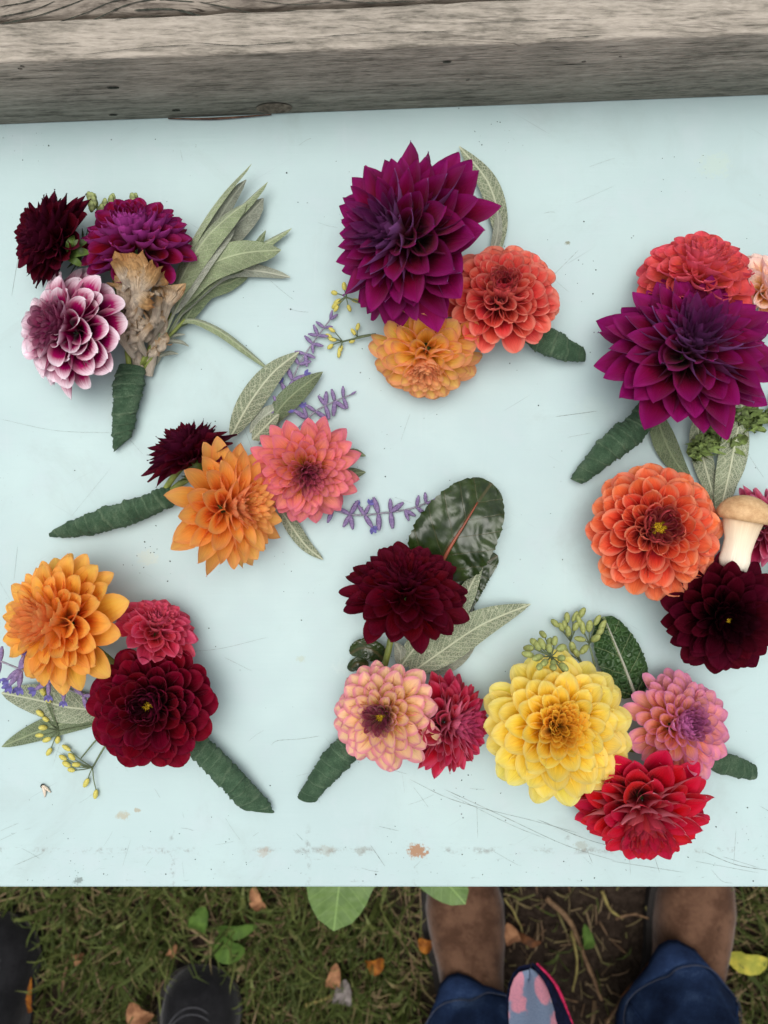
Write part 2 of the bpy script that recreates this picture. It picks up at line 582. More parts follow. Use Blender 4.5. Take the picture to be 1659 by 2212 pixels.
def table_mat():
    m = NT('mint_painted_board')
    o = m.obj()
    x, y, z = m.xyz(o)
    big = m.noise(o, 5.0, 4.0, 0.6)
    med = m.noise(o, 26.0, 4.0, 0.65)
    brush = m.noise(m.comb(m.math('MULTIPLY', x, 3.0), m.math('MULTIPLY', y, 60.0), 0.0), 4.0, 4.0, 0.6)
    brv = m.noise(m.comb(m.math('MULTIPLY', x, 60.0), m.math('MULTIPLY', y, 2.5), 3.0), 4.0, 4.0, 0.6)
    c = m.mix(m.rng(big, 0.35, 0.68), lin((165, 186, 186)), lin((172, 194, 193)))
    c = m.mix(m.rng(med, 0.45, 0.75, 0.0, 0.45), c, lin((177, 191, 194)))
    c = m.mix(m.rng(brush, 0.55, 0.8, 0.0, 0.25), c, lin((161, 185, 184)))
    c = m.mix(m.rng(brv, 0.58, 0.8, 0.0, 0.18), c, lin((186, 199, 201)))
    sc1 = m.noise(m.comb(m.math('MULTIPLY', m.math('ADD', x, m.math('MULTIPLY', y, .6)), 9.0), m.math('MULTIPLY', m.math('SUBTRACT', y, m.math('MULTIPLY', x, .6)), 420.0), 1.0), 1.0, 2.0, 0.6)
    sc2 = m.noise(m.comb(m.math('MULTIPLY', m.math('SUBTRACT', x, m.math('MULTIPLY', y, 1.7)), 7.0), m.math('MULTIPLY', m.math('ADD', y, m.math('MULTIPLY', x, .59)), 380.0), 5.0), 1.0, 2.0, 0.6)
    scg = m.noise(o, 12.0, 3.0, .6)
    sm = m.math('MULTIPLY', m.math('MAXIMUM', m.rng(sc1, .70, .76), m.rng(sc2, .70, .76)), m.rng(scg, .45, .62))
    c = m.mix(m.math('MULTIPLY', sm, .6), c, lin((121, 137, 137)))
    smudge = m.noise(o, 11.0, 6.0, 0.7, 0.8)
    c = m.mix(m.rng(smudge, .52, .74, 0.0, .5), c, lin((157, 174, 172)))
    # dirt specks
    sp = m.voro(o, 95.0)
    spm = m.noise(o, 40.0, 2.0)
    dots = m.math('MULTIPLY', m.rng(sp, 0.03, 0.07, 1.0, 0.0), m.rng(spm, 0.52, 0.6))
    c = m.mix(m.math('MULTIPLY', dots, 0.75), c, lin((65, 67, 68)))
    fine = m.noise(o, 900.0, 2.0, 0.6)
    gate = m.noise(o, 9.0, 3.0, 0.6)
    fd = m.math('MULTIPLY', m.rng(fine, 0.70, 0.76), m.rng(gate, 0.45, 0.65))
    c = m.mix(m.math('MULTIPLY', fd, 0.5), c, lin((84, 88, 88)))
    # worn, scuffed strip along the near edge
    edge = m.rng(y, -0.262, -0.20, 1.0, 0.0)
    scuff = m.noise(m.comb(m.math('MULTIPLY', x, 40.0), m.math('MULTIPLY', y, 130.0), 0.0), 3.0, 5.0, 0.75)
    c = m.mix(m.math('MULTIPLY', m.math('MULTIPLY', edge, m.rng(scuff, 0.60, 0.72)), 0.45), c, lin((104, 105, 98)))
    line = m.math('ABSOLUTE', m.math('ADD', y, 0.2365))
    ln = m.math('MULTIPLY', m.rng(line, 0.0, 0.0035, 1.0, 0.0), m.rng(m.noise(o, 70.0, 5.0, 0.75), 0.50, 0.64))
    c = m.mix(m.math('MULTIPLY', ln, 0.55), c, lin((106, 95, 85)))
    for sx in (-.148, -.053, .022, .128):          # rubbed lines running to the edge
        l2 = m.math('ABSOLUTE', m.math('SUBTRACT', x, sx))
        k = m.math('MULTIPLY', m.math('MULTIPLY', m.rng(l2, 0.0, 0.003, 1.0, 0.0), m.rng(y, -0.215, -0.232)), m.rng(m.noise(o, 120.0, 4.0, 0.8), 0.5, 0.65))
        c = m.mix(m.math('MULTIPLY', k, 0.5), c, lin((104, 99, 92)))
    # stains: (px, py, radius mm, colour, strength)
    for px, py, rr, cc, k in [(903, 1838, 13, (150, 106, 68), 0.9), (265, 1762, 8, (160, 142, 104), 0.55), (296, 1750, 5, (150, 132, 96), 0.6),
                              (650, 1424, 6, (164, 170, 140), 0.4), (1226, 525, 3.5, (110, 110, 80), 0.8), (570, 1840, 9, (158, 140, 120), 0.45),
                              (780, 1838, 8, (126, 124, 112), 0.45), (170, 1903, 7, (70, 76, 66), 0.6), (1255, 1828, 9, (140, 142, 128), 0.5),
                              (1545, 355, 22, (172, 190, 178), 0.5), (1285, 885, 24, (170, 190, 186), 0.45), (705, 1838, 10, (140, 132, 116), 0.4),
                              (745, 1440, 15, (182, 200, 196), 0.4), (320, 1205, 14, (184, 190, 172), 0.4)]:
        q = P(px, py)
        dx = m.math('SUBTRACT', x, float(q[0]))
        dy = m.math('MULTIPLY', m.math('SUBTRACT', y, float(q[1])), 1.35)
        d = m.math('SQRT', m.math('ADD', m.math('MULTIPLY', dx, dx), m.math('MULTIPLY', dy, dy)))
        mask = m.rng(d, 0.0, rr / 1000.0, 1.0, 0.0)
        nn = m.noise(m.comb(x, y, px * 0.37), 330.0, 5.0, 0.75)
        f = m.math('MULTIPLY', m.rng(m.math('ADD', nn, m.math('MULTIPLY', mask, 0.35)), 0.62, 0.78), m.rng(mask, 0.0, 0.4))
        c = m.mix(m.math('MULTIPLY', f, k), c, lin(cc))
    h = m.math('ADD', m.math('MULTIPLY', brush, 0.5), m.math('MULTIPLY', med, 0.6))
    rgh = m.rng(med, 0.3, 0.7, 0.42, 0.58)
    return m.done(c, rgh, 0.35, m.bump(h, 0.12, 0.002))


M['table'] = table_mat()
M['tableedge'] = plain('table_frame', (90, 96, 94), 0.6)
M['scratch'] = plain('scratch_dirt', (92, 98, 94), 0.9, 0.1, 0.2, 300, 0.0, c2=(150, 162, 158))
M['speck'] = plain('debris', (62, 66, 58), 0.8, 0.1, 0.4, 200, 0.2, c2=(34, 34, 30))


def wood_mat(name, light, dark, crack, seed, crack_amt, wavy=0.0):
    m = NT(name)
    o = m.obj()
    x, y, z = m.xyz(o)
    yz = m.math('ADD', y, z)
    wob = m.noise(m.comb(m.math('MULTIPLY', x, 7.0), m.math('MULTIPLY', y, 14.0), m.math('MULTIPLY', z, 14.0)), 1.0, 2.0)
    yy = m.math('ADD', y, m.math('MULTIPLY', m.math('SUBTRACT', wob, 0.5), wavy))
    zz = m.math('ADD', z, m.math('MULTIPLY', m.math('SUBTRACT', wob, 0.5), wavy))
    v = m.comb(m.math('MULTIPLY', x, 15.0), m.math('MULTIPLY', yy, 150.0), m.math('ADD', m.math('MULTIPLY', zz, 150.0), seed))
    g = m.noise(v, 1.6, 5.0, 0.65, 0.3)
    v2 = m.comb(m.math('MULTIPLY', x, 95.0), m.math('MULTIPLY', yy, 420.0), m.math('ADD', m.math('MULTIPLY', zz, 420.0), seed))
    g2 = m.noise(v2, 1.5, 4.0, 0.7)
    blot = m.noise(o, 14.0, 4.0, 0.6)
    v4 = m.comb(m.math('MULTIPLY', x, 60.0), m.math('MULTIPLY', yy, 900.0), m.math('ADD', m.math('MULTIPLY', zz, 900.0), seed))
    fibre = m.rng(m.noise(v4, 1.0, 2.0, .5), .58, .70)
    f = m.math('ADD', m.math('MULTIPLY', g, 0.5), m.math('ADD', m.math('MULTIPLY', g2, 0.3), m.math('MULTIPLY', blot, 0.25)))
    c = m.ramp(f, [(0.41, lin(tuple(q * .82 for q in dark))), (0.52, lin(tuple((a + b) / 2 for a, b in zip(light, dark)))), (0.62, lin(light))])
    c = m.mix(m.math('MULTIPLY', fibre, .5), c, lin(tuple(q * .6 for q in dark)))
    v3 = m.comb(m.math('MULTIPLY', x, 9.0), m.math('MULTIPLY', yy, 120.0), m.math('ADD', m.math('MULTIPLY', zz, 120.0), seed + 9.0))
    ck = m.noise(v3, 1.0, 2.0, 0.5)
    ckm = m.rng(m.math('ABSOLUTE', m.math('SUBTRACT', ck, 0.5)), 0.0, 0.022, 1.0, 0.0)
    ckm = m.math('MULTIPLY', ckm, m.rng(m.noise(m.comb(m.math('MULTIPLY', x, 6.0), m.math('MULTIPLY', y, 25.0), z), 1.5), 0.5, 0.62))
    c = m.mix(m.math('MULTIPLY', ckm, crack_amt), c, lin(crack))
    sx = m.voro(o, 60.0)
    pit = m.math('MULTIPLY', m.rng(sx, 0.05, 0.1, 1.0, 0.0), m.rng(blot, 0.55, 0.6))
    c = m.mix(m.math('MULTIPLY', pit, 0.7), c, lin(crack))
    h = m.math('SUBTRACT', f, m.math('ADD', m.math('MULTIPLY', ckm, 0.8 * crack_amt), pit))
    return m.done(c, 0.85, 0.12, m.bump(h, 0.7, 0.003))


M['woodtop'] = wood_mat('weathered_wood_top', (170, 161, 149), (124, 114, 104), (66, 58, 51), 2.0, 0.6)
M['woodface'] = wood_mat('weathered_wood_face', (171, 162, 150), (125, 119, 108), (61, 54, 47), 5.0, 0.3)
M['woodplank'] = wood_mat('weathered_wood_plank', (150, 141, 129), (107, 98, 89), (42, 35, 31), 11.0, 1.0, 0.035)
M['knot'] = plain('wood_knot', (128, 118, 104), 0.85, 0.1, 0.2, 220, 0.5, 0.001)
M['stainedge'] = plain('reddish_bark', (112, 84, 70), 0.85, 0.1, 0.25, 160, 0.5, 0.001)


# ------------------------------------------------------------------ setting: ground
def ground_mat():
    m = NT('ground_soil')
    o = m.obj()
    n = m.noise(o, 6.0, 4.0, 0.6)
    f = m.noise(o, 90.0, 5.0, 0.7)
    g = m.voro(o, 120.0)
    c = m.ramp(f, [(0.3, lin((36, 28, 23))), (0.5, lin((55, 45, 38))), (0.72, lin((78, 66, 55)))])
    far = m.noise(o, 0.6, 4.0, 0.6)
    blades = m.noise(o, 220.0, 3.0, 0.7)
    gx_, gy_, gz_ = m.xyz(o)
    dist = m.math('SQRT', m.math('ADD', m.math('MULTIPLY', gx_, gx_), m.math('MULTIPLY', gy_, gy_)))
    meadow = m.mix(blades, lin((44, 54, 26)), lin((96, 108, 56)))
    meadow = m.mix(m.rng(far, .5, .7, 0, .5), meadow, lin((104, 92, 64)))
    c = m.mix(m.rng(m.math('ADD', dist, far), 1.5, 2.2), c, meadow)
    c = m.mix(m.rng(n, 0.5, 0.7, 0.0, 0.35), c, lin((60, 66, 34)))
    h = m.math('ADD', f, m.math('MULTIPLY', g, 0.6))
    return m.done(c, 0.95, 0.08, m.bump(h, 0.9, 0.01))


M['ground'] = ground_mat()
gx = np.concatenate([[-60, -20, -6], np.linspace(-2.5, 2.5, 101), [6, 20, 60]])
gy = np.concatenate([[-60, -20, -6], np.linspace(-2.5, 2.5, 101), [6, 20, 60]])
GV = np.array([(a, b, 0.012 * nz(a * 5, b * 5) + 0.006 * nz(a * 19, b * 19, 4) - 0.012) for a in gx for b in gy])
ground = mk('ground', GV, gridfaces(len(gx), len(gy)), M['ground'], origin=np.zeros(3))
ground.data.flip_normals()
tag(ground, 'dark soil ground with trampled grass and leaf litter', 'ground', kind='structure')


def soil_patch(x, y):
    """1 on the bare trodden soil, 0 on grass"""
    d = ((x - 0.27) / 0.20) ** 2 + ((y + 0.58) / 0.42) ** 2
    return 1.0 / (1.0 + math.exp(min(40.0, 6.0 * (d - 1.0 + 0.7 * nz(x * 6, y * 6, 2)))))


def grass_mat():
    m = NT('grass_blades')
    r = m.attr("rnd").outputs["Fac"]
    t = m.xyz(m.attr("pt").outputs["Vector"])[1]
    c = m.ramp(r, [(0.0, lin((58, 69, 32))), (0.35, lin((81, 93, 44))), (0.62, lin((107, 113, 62))), (0.78, lin((123, 113, 74))), (0.92, lin((141, 120, 92))), (1.0, lin((109, 84, 63)))])
    return m.done(c, 0.6, 0.2, None, 0.2)


M['grass'] = grass_mat()


FEET = [(-.257, -.93, -.625), (-.538, -.86, -.55), (.114, -.78, -.45), (.40, -.77, -.44)]


def build_grass(n, x0, x1, y0, y1, hmin, hmax, wmm):
    Vs, rn, pts = [], [], []
    cnt = 0
    while cnt < n:
        x, y = random.uniform(x0, x1), random.uniform(y0, y1)
        if any(abs(x - bx) < .058 and y0b < y < y1b for bx, y0b, y1b in FEET):
            continue
        s = soil_patch(x, y)
        if random.random() < s * 0.9:
            continue
        a = random.uniform(0, 2 * math.pi)
        h = random.uniform(hmin, hmax) * (1 - 0.4 * s) * (.75 + .8 * max(0, nz(x * 11, y * 11, 8)))
        if nz(x * 14, y * 14, 5) < -.28 and random.random() < .75:
            continue
        lean = random.uniform(0.25, 1.5)
        w = wmm * random.uniform(0.6, 1.5) / 1000.0
        dx, dy = math.cos(a), math.sin(a)
        px, py = -dy, dx
        dry = random.random()
        r = random.betavariate(2.0, 2.6) * 0.72 if dry > 0.24 + 0.5 * s else random.uniform(0.72, 1.0)
        if dry <= 0.24 + 0.5 * s:
            lean += 0.8
        ex, ez = h * math.sin(min(lean, 1.5)), h * math.cos(min(lean, 1.5)) + 0.004
        for k, (f, g, ww) in enumerate([(0, 0, 0.8), (0.38, 0.62, 1.0), (0.8, 1.0, 0.65)]):
            cx, cy, cz = x + dx * ex * f, y + dy * ex * f, -0.012 + (ez + 0.012) * g
            Vs += [(cx - px * w * ww, cy - py * w * ww, cz), (cx + px * w * ww, cy + py * w * ww, cz)]
        Vs.append((x + dx * ex * 1.15, y + dy * ex * 1.15, -0.012 + (ez + 0.012) * 0.92))
        rn += [r] * 7
        pts += [(0, 0, 0), (0, 0, 0), (0, .5, 0), (0, .5, 0), (0, .8, 0), (0, .8, 0), (0, 1, 0)]
        cnt += 1
    F = []
    for i in range(n):
        b = i * 7
        F += [(b, b + 1, b + 3, b + 2), (b + 2, b + 3, b + 5, b + 4), (b + 4, b + 5, b + 6)]
    return np.array(Vs), F, np.array(pts), np.array(rn)


g1 = build_grass(21000, -0.95, 0.95, -0.95, -0.30, 0.025, 0.08, 1.15)
g2 = build_grass(14000, -2.2, 2.2, -2.2, 1.8, 0.04, 0.09, 3.0)
gv, gf, gp, gr = np.vstack([g1[0], g2[0]]), g1[1] + [tuple(i + len(g1[0]) for i in f) for f in g2[1]], np.vstack([g1[2], g2[2]]), np.concatenate([g1[3], g2[3]])
grass = mk('grass', gv, gf, M['grass'], origin=np.zeros(3), pt=gp, rnd=gr, smooth=False)
tag(grass, 'short green and dry grass below the mint table', 'grass', kind='stuff')

# small litter on the soil: broken straw and crumbs nobody could count
lit = []
for i in range(1500):
    x, y = random.uniform(-0.75, 0.85), random.uniform(-0.85, -0.36)
    if random.random() > 0.25 + 0.75 * soil_patch(x, y):
        continue
    a = random.uniform(0, math.pi)
    L, w = random.uniform(0.003, 0.028), random.uniform(0.0007, 0.003)
    d, p = np.array([math.cos(a), math.sin(a), random.uniform(-.2, .2)]), np.array([-math.sin(a), math.cos(a), 0])
    c = np.array([x, y, 0.002 + random.uniform(0, 0.008)])
    up = np.array([0, 0, w * .5])
    V = np.array([c - d * L / 2 - p * w / 2, c - d * L / 2 + p * w / 2, c + d * L / 2 + p * w / 3, c + d * L / 2 - p * w / 3, c - d * L / 4 + up, c + d * L / 4 + up])
    lit.append((V, [(0, 3, 5, 4), (2, 1, 4, 5), (1, 0, 4), (3, 2, 5)], np.zeros((6, 3)), random.uniform(0.66, 1.0)))
LV, LF, LP, LR = join(lit)
tag(mk('litter', LV, LF, M['grass'], origin=np.zeros(3), pt=LP, rnd=LR, smooth=False), 'broken straw and crumbs scattered over the bare soil', 'litter', kind='stuff')

# ------------------------------------------------------------------ setting: table
EDGE_Y = P(0, 1917)[1]
table = thing('table', (0, 0.2, 0), 'mint green painted table top with scratches and dirt specks', 'table')
tv, tf = [], []


def rounded_board(x0, x1, y0, y1, z0, z1, b):
    xs = [x0, x0 + b, x1 - b, x1]
    ring = []
    V, F = [], []
    prof = [(0, z0), (0, z1 - b), (b * .3, z1 - b * .3), (b, z1)]
    for ins, z in prof:
        V += [(x0 + ins, y0 + ins, z), (x1 - ins, y0 + ins, z), (x1 - ins, y1 - ins, z), (x0 + ins, y1 - ins, z)]
    for k in range(len(prof) - 1):
        for j in range(4):
            i = (j + 1) % 4
            F.append((k * 4 + j, k * 4 + i, k * 4 + 4 + i, k * 4 + 4 + j))
    n = (len(prof) - 1) * 4
    F.append((n, n + 1, n + 2, n + 3))
    F.append((3, 2, 1, 0))
    return np.array(V, float), F


V, F = rounded_board(-0.62, 0.62, EDGE_Y, 0.62, TZ - 0.02, TZ, 0.0015)
mk('table_top', V, F, M['table'], table, origin=np.array([0, 0, TZ]), smooth=False)
V, F = box(-0.56, 0.56, EDGE_Y + 0.05, 0.56, TZ - 0.07, TZ - 0.02)
mk('apron', V, F, M['tableedge'], table, smooth=False)
for lx in (-0.52, 0.52):
    for ly in (EDGE_Y + 0.09, 0.52):
        V, F = box(lx - 0.02, lx + 0.02, ly - 0.02, ly + 0.02, -0.02, TZ - 0.07)
        mk('leg', V, F, M['tableedge'], table, smooth=False)


def strip(pts, wmm, parent, name='scratch', mat='scratch', zmm=0.12):
    C = spline([P(x, y, zmm) for x, y in pts], max(8, 8 * len(pts)))
    T, S, N = frames(C)
    n = len(C)
    w = np.array([wmm / 2000.0 * (0.35 + 0.8 * abs(nz(i * 1.3, pts[0][0], pts[0][1]))) * min(1, (i + 0.3) * 0.5, (n - i - 0.7) * 0.5) for i in range(n)])[:, None]
    V = np.stack([C - S * w, C + S * w], 1).reshape(-1, 3)
    mk(name, V, gridfaces(n, 2), M[mat], parent, smooth=False).data.flip_normals()


for pts, w in [([(884, 1683), (985, 1730), (1160, 1775), (1250, 1800)], .55), ([(960, 1705), (1090, 1765), (1220, 1825), (1330, 1860)], .6),
               ([(1160, 1770), (1290, 1820), (1400, 1838)], .7), ([(970, 1715), (1100, 1780), (1180, 1812)], .4), ([(1520, 1840), (1590, 1868), (1659, 1880)], .7),
               ([(1590, 1790), (1585, 1865)], .3), ([(1640, 1740), (1700, 1775)], .4), ([(1030, 1740), (1032, 1810)], .35), ([(0, 1795), (40, 1778)], .4), ([(0, 1815), (36, 1798)], .4),
               ([(30, 1870), (95, 1842)], .5), ([(800, 1825), (832, 1872)], .6), ([(1265, 1830), (1280, 1865)], .5), ([(1320, 1860), (1480, 1885)], .5), ([(585, 1610), (600, 1600), (650, 1596), (690, 1590)], .45),
               ([(485, 1420), (545, 1450)], .3), ([(380, 1408), (470, 1402), (580, 1376)], .3), ([(520, 905), (545, 970)], .35), ([(598, 895), (612, 975)], .4), ([(0, 905), (120, 930), (245, 935)], .3),
               ([(25, 640), (55, 460)], .4), ([(1225, 945), (1278, 935)], .4), ([(1200, 900), (1290, 888)], .8), ([(150, 1120), (240, 1010)], .2), ([(815, 1655), (880, 1672)], .35),
               ([(1410, 1840), (1425, 1885)], .6), ([(1360, 1855), (1362, 1890)], .3), ([(1560, 1850), (1640, 1875)], .4), ([(640, 1800), (655, 1816)], .4), ([(818, 1785), (862, 1795)], .4), ([(700, 1590), (760, 1665)], .25),
               ([(1240, 440), (1330, 400)], .25), ([(1180, 610), (1250, 540)], .4), ([(1500, 1860), (1640, 1886)], .35), ([(30, 1255), (38, 1180)], .3)]:
    strip(pts, w, table)

sr = random.Random(3)
for i in range(46):                                     # short faint scratches
    x0, y0 = sr.uniform(10, 1640), sr.choice([sr.uniform(290, 1890), sr.uniform(1690, 1900)])
    a, ln = rad(sr.uniform(-60, 60) + (90 if sr.random() < .35 else 0)), sr.uniform(14, 70)
    strip([(x0, y0), (x0 + math.cos(a) * ln * .5, y0 - math.sin(a) * ln * .5 + sr.uniform(-2, 2)), (x0 + math.cos(a) * ln, min(1908, y0 - math.sin(a) * ln))], sr.uniform(.12, .28), table)
# loose specks of dirt and plant crumbs on the paint
sp = []
for i in range(330):
    if i < 140:
        x, y = random.uniform(0, 1659), random.uniform(270, 1900)
    elif i < 230:
        x, y = random.uniform(0, 1659), 1905 - abs(random.gauss(0, 60))
    else:
        cx, cy = random.choice([(1240, 560), (860, 960), (330, 1190), (640, 1260), (1080, 275), (60, 310), (980, 1710), (1500, 360), (300, 1180), (1560, 1830), (180, 1900)])
        x, y = random.gauss(cx, 38), random.gauss(cy, 30)
    if y < 262 or y > 1908:
        continue
    c = P(x, y, 0.1)
    r = random.choice([.2, .25, .3, .35, .4, .6]) / 1000.0
    a0 = random.uniform(0, 6.28)
    el = random.uniform(0.35, 1.0)
    k = 6
    ring = [c + np.array([math.cos(a0) * math.cos(q) * r - math.sin(a0) * math.sin(q) * r * el, math.sin(a0) * math.cos(q) * r + math.cos(a0) * math.sin(q) * r * el, 0]) * random.uniform(.7, 1.2) for q in np.linspace(0, 6.28, k, endpoint=False)]
    V = np.array(ring + [c + np.array([0, 0, r * .5])])
    sp.append((V, [(j, (j + 1) % k, k) for j in range(k)]))
V, F, _, _ = join(sp)
tag(mk('dirt_specks', V, F, M['speck'], origin=np.array([0, 0, TZ])), 'tiny dark dirt specks scattered over the mint table top', 'dirt', kind='stuff')

# ------------------------------------------------------------------ setting: weathered bench standing at the back of the table
bl, br = P(0, 270), P(1659, 206)                      # foot of its front board
bd = (br - bl) / np.linalg.norm(br - bl)
bn = np.array([-bd[1], bd[0], 0.0])
BH = 0.080
bench = thing('wooden_bench', bl + bd * 0.27 + bn * 0.05, 'grey weathered wooden bench edge with cracked plank at back of table', 'bench')


def board(name, s0, s1, n0, n1, z0, z1, mat, wear, skew=0.0, segs=90):
    """a board along the bench with worn, slightly uneven edges"""
    Vs = []
    prof = [(n0, z0), (n0, z0 + .5 * (z1 - z0)), (n0, z1 - wear), (n0 + wear * .4, z1 - wear * .3), (n0 + wear * 1.2, z1), (.5 * (n0 + n1), z1 + .0004), (n1 - wear, z1), (n1, z1 - wear), (n1, z0)]
    for i in range(segs):
        f = i / (segs - 1)
        s = s0 + (s1 - s0) * f
        for k, (n, z) in enumerate(prof):
            j = wear * 0.5 * nz(s * 60, k * 3.1, z0 * 50) + wear * 0.4 * nz(s * 190, k * 5.7, 2)
            nn = n + (skew * (f - .5) if k >= 5 else 0)
            Vs.append(bl + bd * s + bn * (nn + (j if k in (2, 3, 6, 7) else 0.15 * j)) + np.array([0, 0, z - TZ + (j * .8 if 1 < k < 8 else 0)]))
    return np.array(Vs), tubefaces(segs, len(prof))


V, F = board('front_board', -0.35, 0.95, 0.0, 0.0265, TZ + 0.0012, TZ + BH, None, 0.0016, skew=0.010)
fb = mk('front_board', V, F, M['woodface'], bench)
fb.data.materials.append(M['woodtop'])
for p in fb.data.polygons:
    if p.normal.z > 0.6:
        p.material_index = 1
V, F = board('plank', -0.35, 0.95, 0.0295, 0.19, TZ + BH - 0.035, TZ + BH - 0.001, None, 0.0022, skew=0.0)
nprof = 9
Va = V.reshape(-1, nprof, 3)
for i in range(len(Va)):                                # its front edge follows the front board
    f = i / (len(Va) - 1)
    for k in (0, 1, 2, 3, 4):
        Va[i, k] += bn * 0.010 * (f - .5)
mk('plank', Va.reshape(-1, 3), F, M['woodplank'], bench)
V, F = board('plank', -0.35, 0.95, 0.196, 0.36, TZ + BH - 0.035, TZ + BH - 0.001, None, 0.0022)
mk('plank', V, F, M['woodplank'], bench)
for s in (-0.2, 0.8):
    V, F = board('bearer', s, s + 0.05, 0.03, 0.35, TZ + 0.0012, TZ + BH - 0.034, None, 0.001, segs=4)
    mk('bearer', V, F, M['woodface'], bench, smooth=False)


for pts, w in [([(0, 52), (60, 40), (130, 18), (200, -8)], 1.6), ([(0, 36), (70, 22), (120, 2)], 1.2), ([(20, 70), (90, 58), (180, 30), (240, 4), (300, -6)], 1.3), ([(150, 60), (200, 44), (270, 12), (330, 0), (420, 4)], 1.5),
               ([(290, 22), (370, 20), (430, 34), (462, 46)], 2.2), ([(430, 4), (500, 18), (560, 30), (640, 22)], 1.3), ([(560, 2), (640, 10), (720, 4)], 1.0), ([(0, 14), (50, 6), (90, -6)], 1.4), ([(230, 46), (300, 36), (350, 34)], .9), ([(700, -4), (800, 6), (900, 2)], 1.0)]:
    strip(pts, w, bench, 'crack', 'speck', BH * 1000 - .55)
for pts, w in [([(180, 118), (300, 104), (420, 96)], .7), ([(420, 92), (520, 98), (640, 90)], 1.0), ([(80, 96), (170, 92)], .7), ([(700, 78), (840, 70), (980, 68)], .7), ([(1000, 50), (1150, 44), (1290, 40)], .6), ([(1180, 84), (1300, 76)], .8)]:
    strip(pts, w, bench, 'crack', 'speck', BH * 1000 + 1.4)


def on_face(s, h, out=0.0):
    return bl + bd * s - bn * out + np.array([0, 0, h])


wr = random.Random(21)
for i in range(44):                                     # fine drying checks on the front face
    s0, h0, ln = wr.uniform(-.02, .55), wr.uniform(.006, .075), wr.uniform(.008, .05)
    p0, p1, p2 = on_face(s0, h0, .0005), on_face(s0 + ln / 2, h0 + wr.uniform(-.0008, .0008), .0005), on_face(s0 + ln, h0 + wr.uniform(-.001, .001), .0005)
    hw = np.array([0, 0, wr.uniform(.00012, .00038)])
    mk('crack', np.array([p0, p1 - hw, p1 + hw, p2]), [(0, 1, 2), (1, 3, 2)], M['speck'], bench, smooth=False)
# knot and nail holes on the front face
kv = []
ks = 0.193
for i in range(7):
    for j in range(20):
        a = 2 * math.pi * j / 20
        r = i / 6
        kv.append(on_face(ks + 0.0125 * r * math.cos(a), 0.010 + 0.0075 * r * math.sin(a) + .0005 * nz(j, i), 0.0005 * (1 - r * r) + .0003 * math.cos(i * 3) + .0003))
mk('knot', np.array(kv), tubefaces(7, 20, False), M['knot'], bench)
for s, h, w in [(0.094, 0.046, 0.004), (0.126, 0.012, 0.003), (0.082, 0.009, 0.003), (0.308, 0.062, 0.003)]:
    c = on_face(s, h, 0.0004)
    V = np.array([c + bd * w * math.cos(a) * (1.0 + .3 * nz(a * 3, s * 90)) + np.array([0, 0, w * .38 * math.sin(a)]) for a in np.linspace(0, 6.283, 9, endpoint=False)] + [c + bn * 0.0002])
    mk('nail_hole', V, [(j, (j + 1) % 9, 9) for j in range(9)], M['speck'], bench, smooth=False)
V, F = tube([on_face(0.118, 0.0022, 0.001), on_face(0.15, 0.002, 0.0022), on_face(0.19, 0.0022, 0.001)], [0.0004, 0.0009, 0.0004], 14, 6)
mk('bark_splinter', V, F, M['stainedge'], bench)


# ------------------------------------------------------------------ dahlias
KINDS = {
    # W: flat width / R, th0: roll at the base, thi/tho: roll near the tip for inner/outer petals, tip (a,b), L0/L1: lengths, base radius, angles
    'ball':  dict(W=0.52, th0=5.6, thi=4.8, tho=2.7, a=2.6, b=0.50, L0=0.30, L1=0.66, br=0.30, ab=78, at=104, tm=0.52, p=0.56, pw=0.6, curl=-.5, dome=.30, ws=.50),
    'round': dict(W=0.66, th0=5.0, thi=4.4, tho=2.1, a=2.2, b=0.55, L0=0.32, L1=0.74, br=0.24, ab=76, at=100, tm=0.48, p=0.56, pw=0.6, curl=-.32, cm=.7, dome=.30, ws=.60),
    'deco':  dict(W=0.58, th0=4.8, thi=4.2, tho=1.8, a=1.9, b=0.75, L0=0.32, L1=0.78, br=0.22, ab=74, at=99, tm=0.45, p=0.56, pw=0.6, curl=-.12, dome=.30, ws=.65, jit=1.25),
    'point': dict(W=0.56, th0=4.8, thi=4.0, tho=1.5, a=1.55, b=0.9, L0=0.36, L1=0.86, br=0.20, ab=72, at=98, tm=0.44, p=0.56, pw=0.65, curl=-0.08, dome=.30, ws=.75, jit=1.5),
}
NT_, NU_ = 10, 9
TAU = 1 - (1 - np.linspace(0, 1, NT_)) ** 2.0
UU = np.linspace(-1, 1, NU_)
PETF = gridfaces(NT_, NU_)


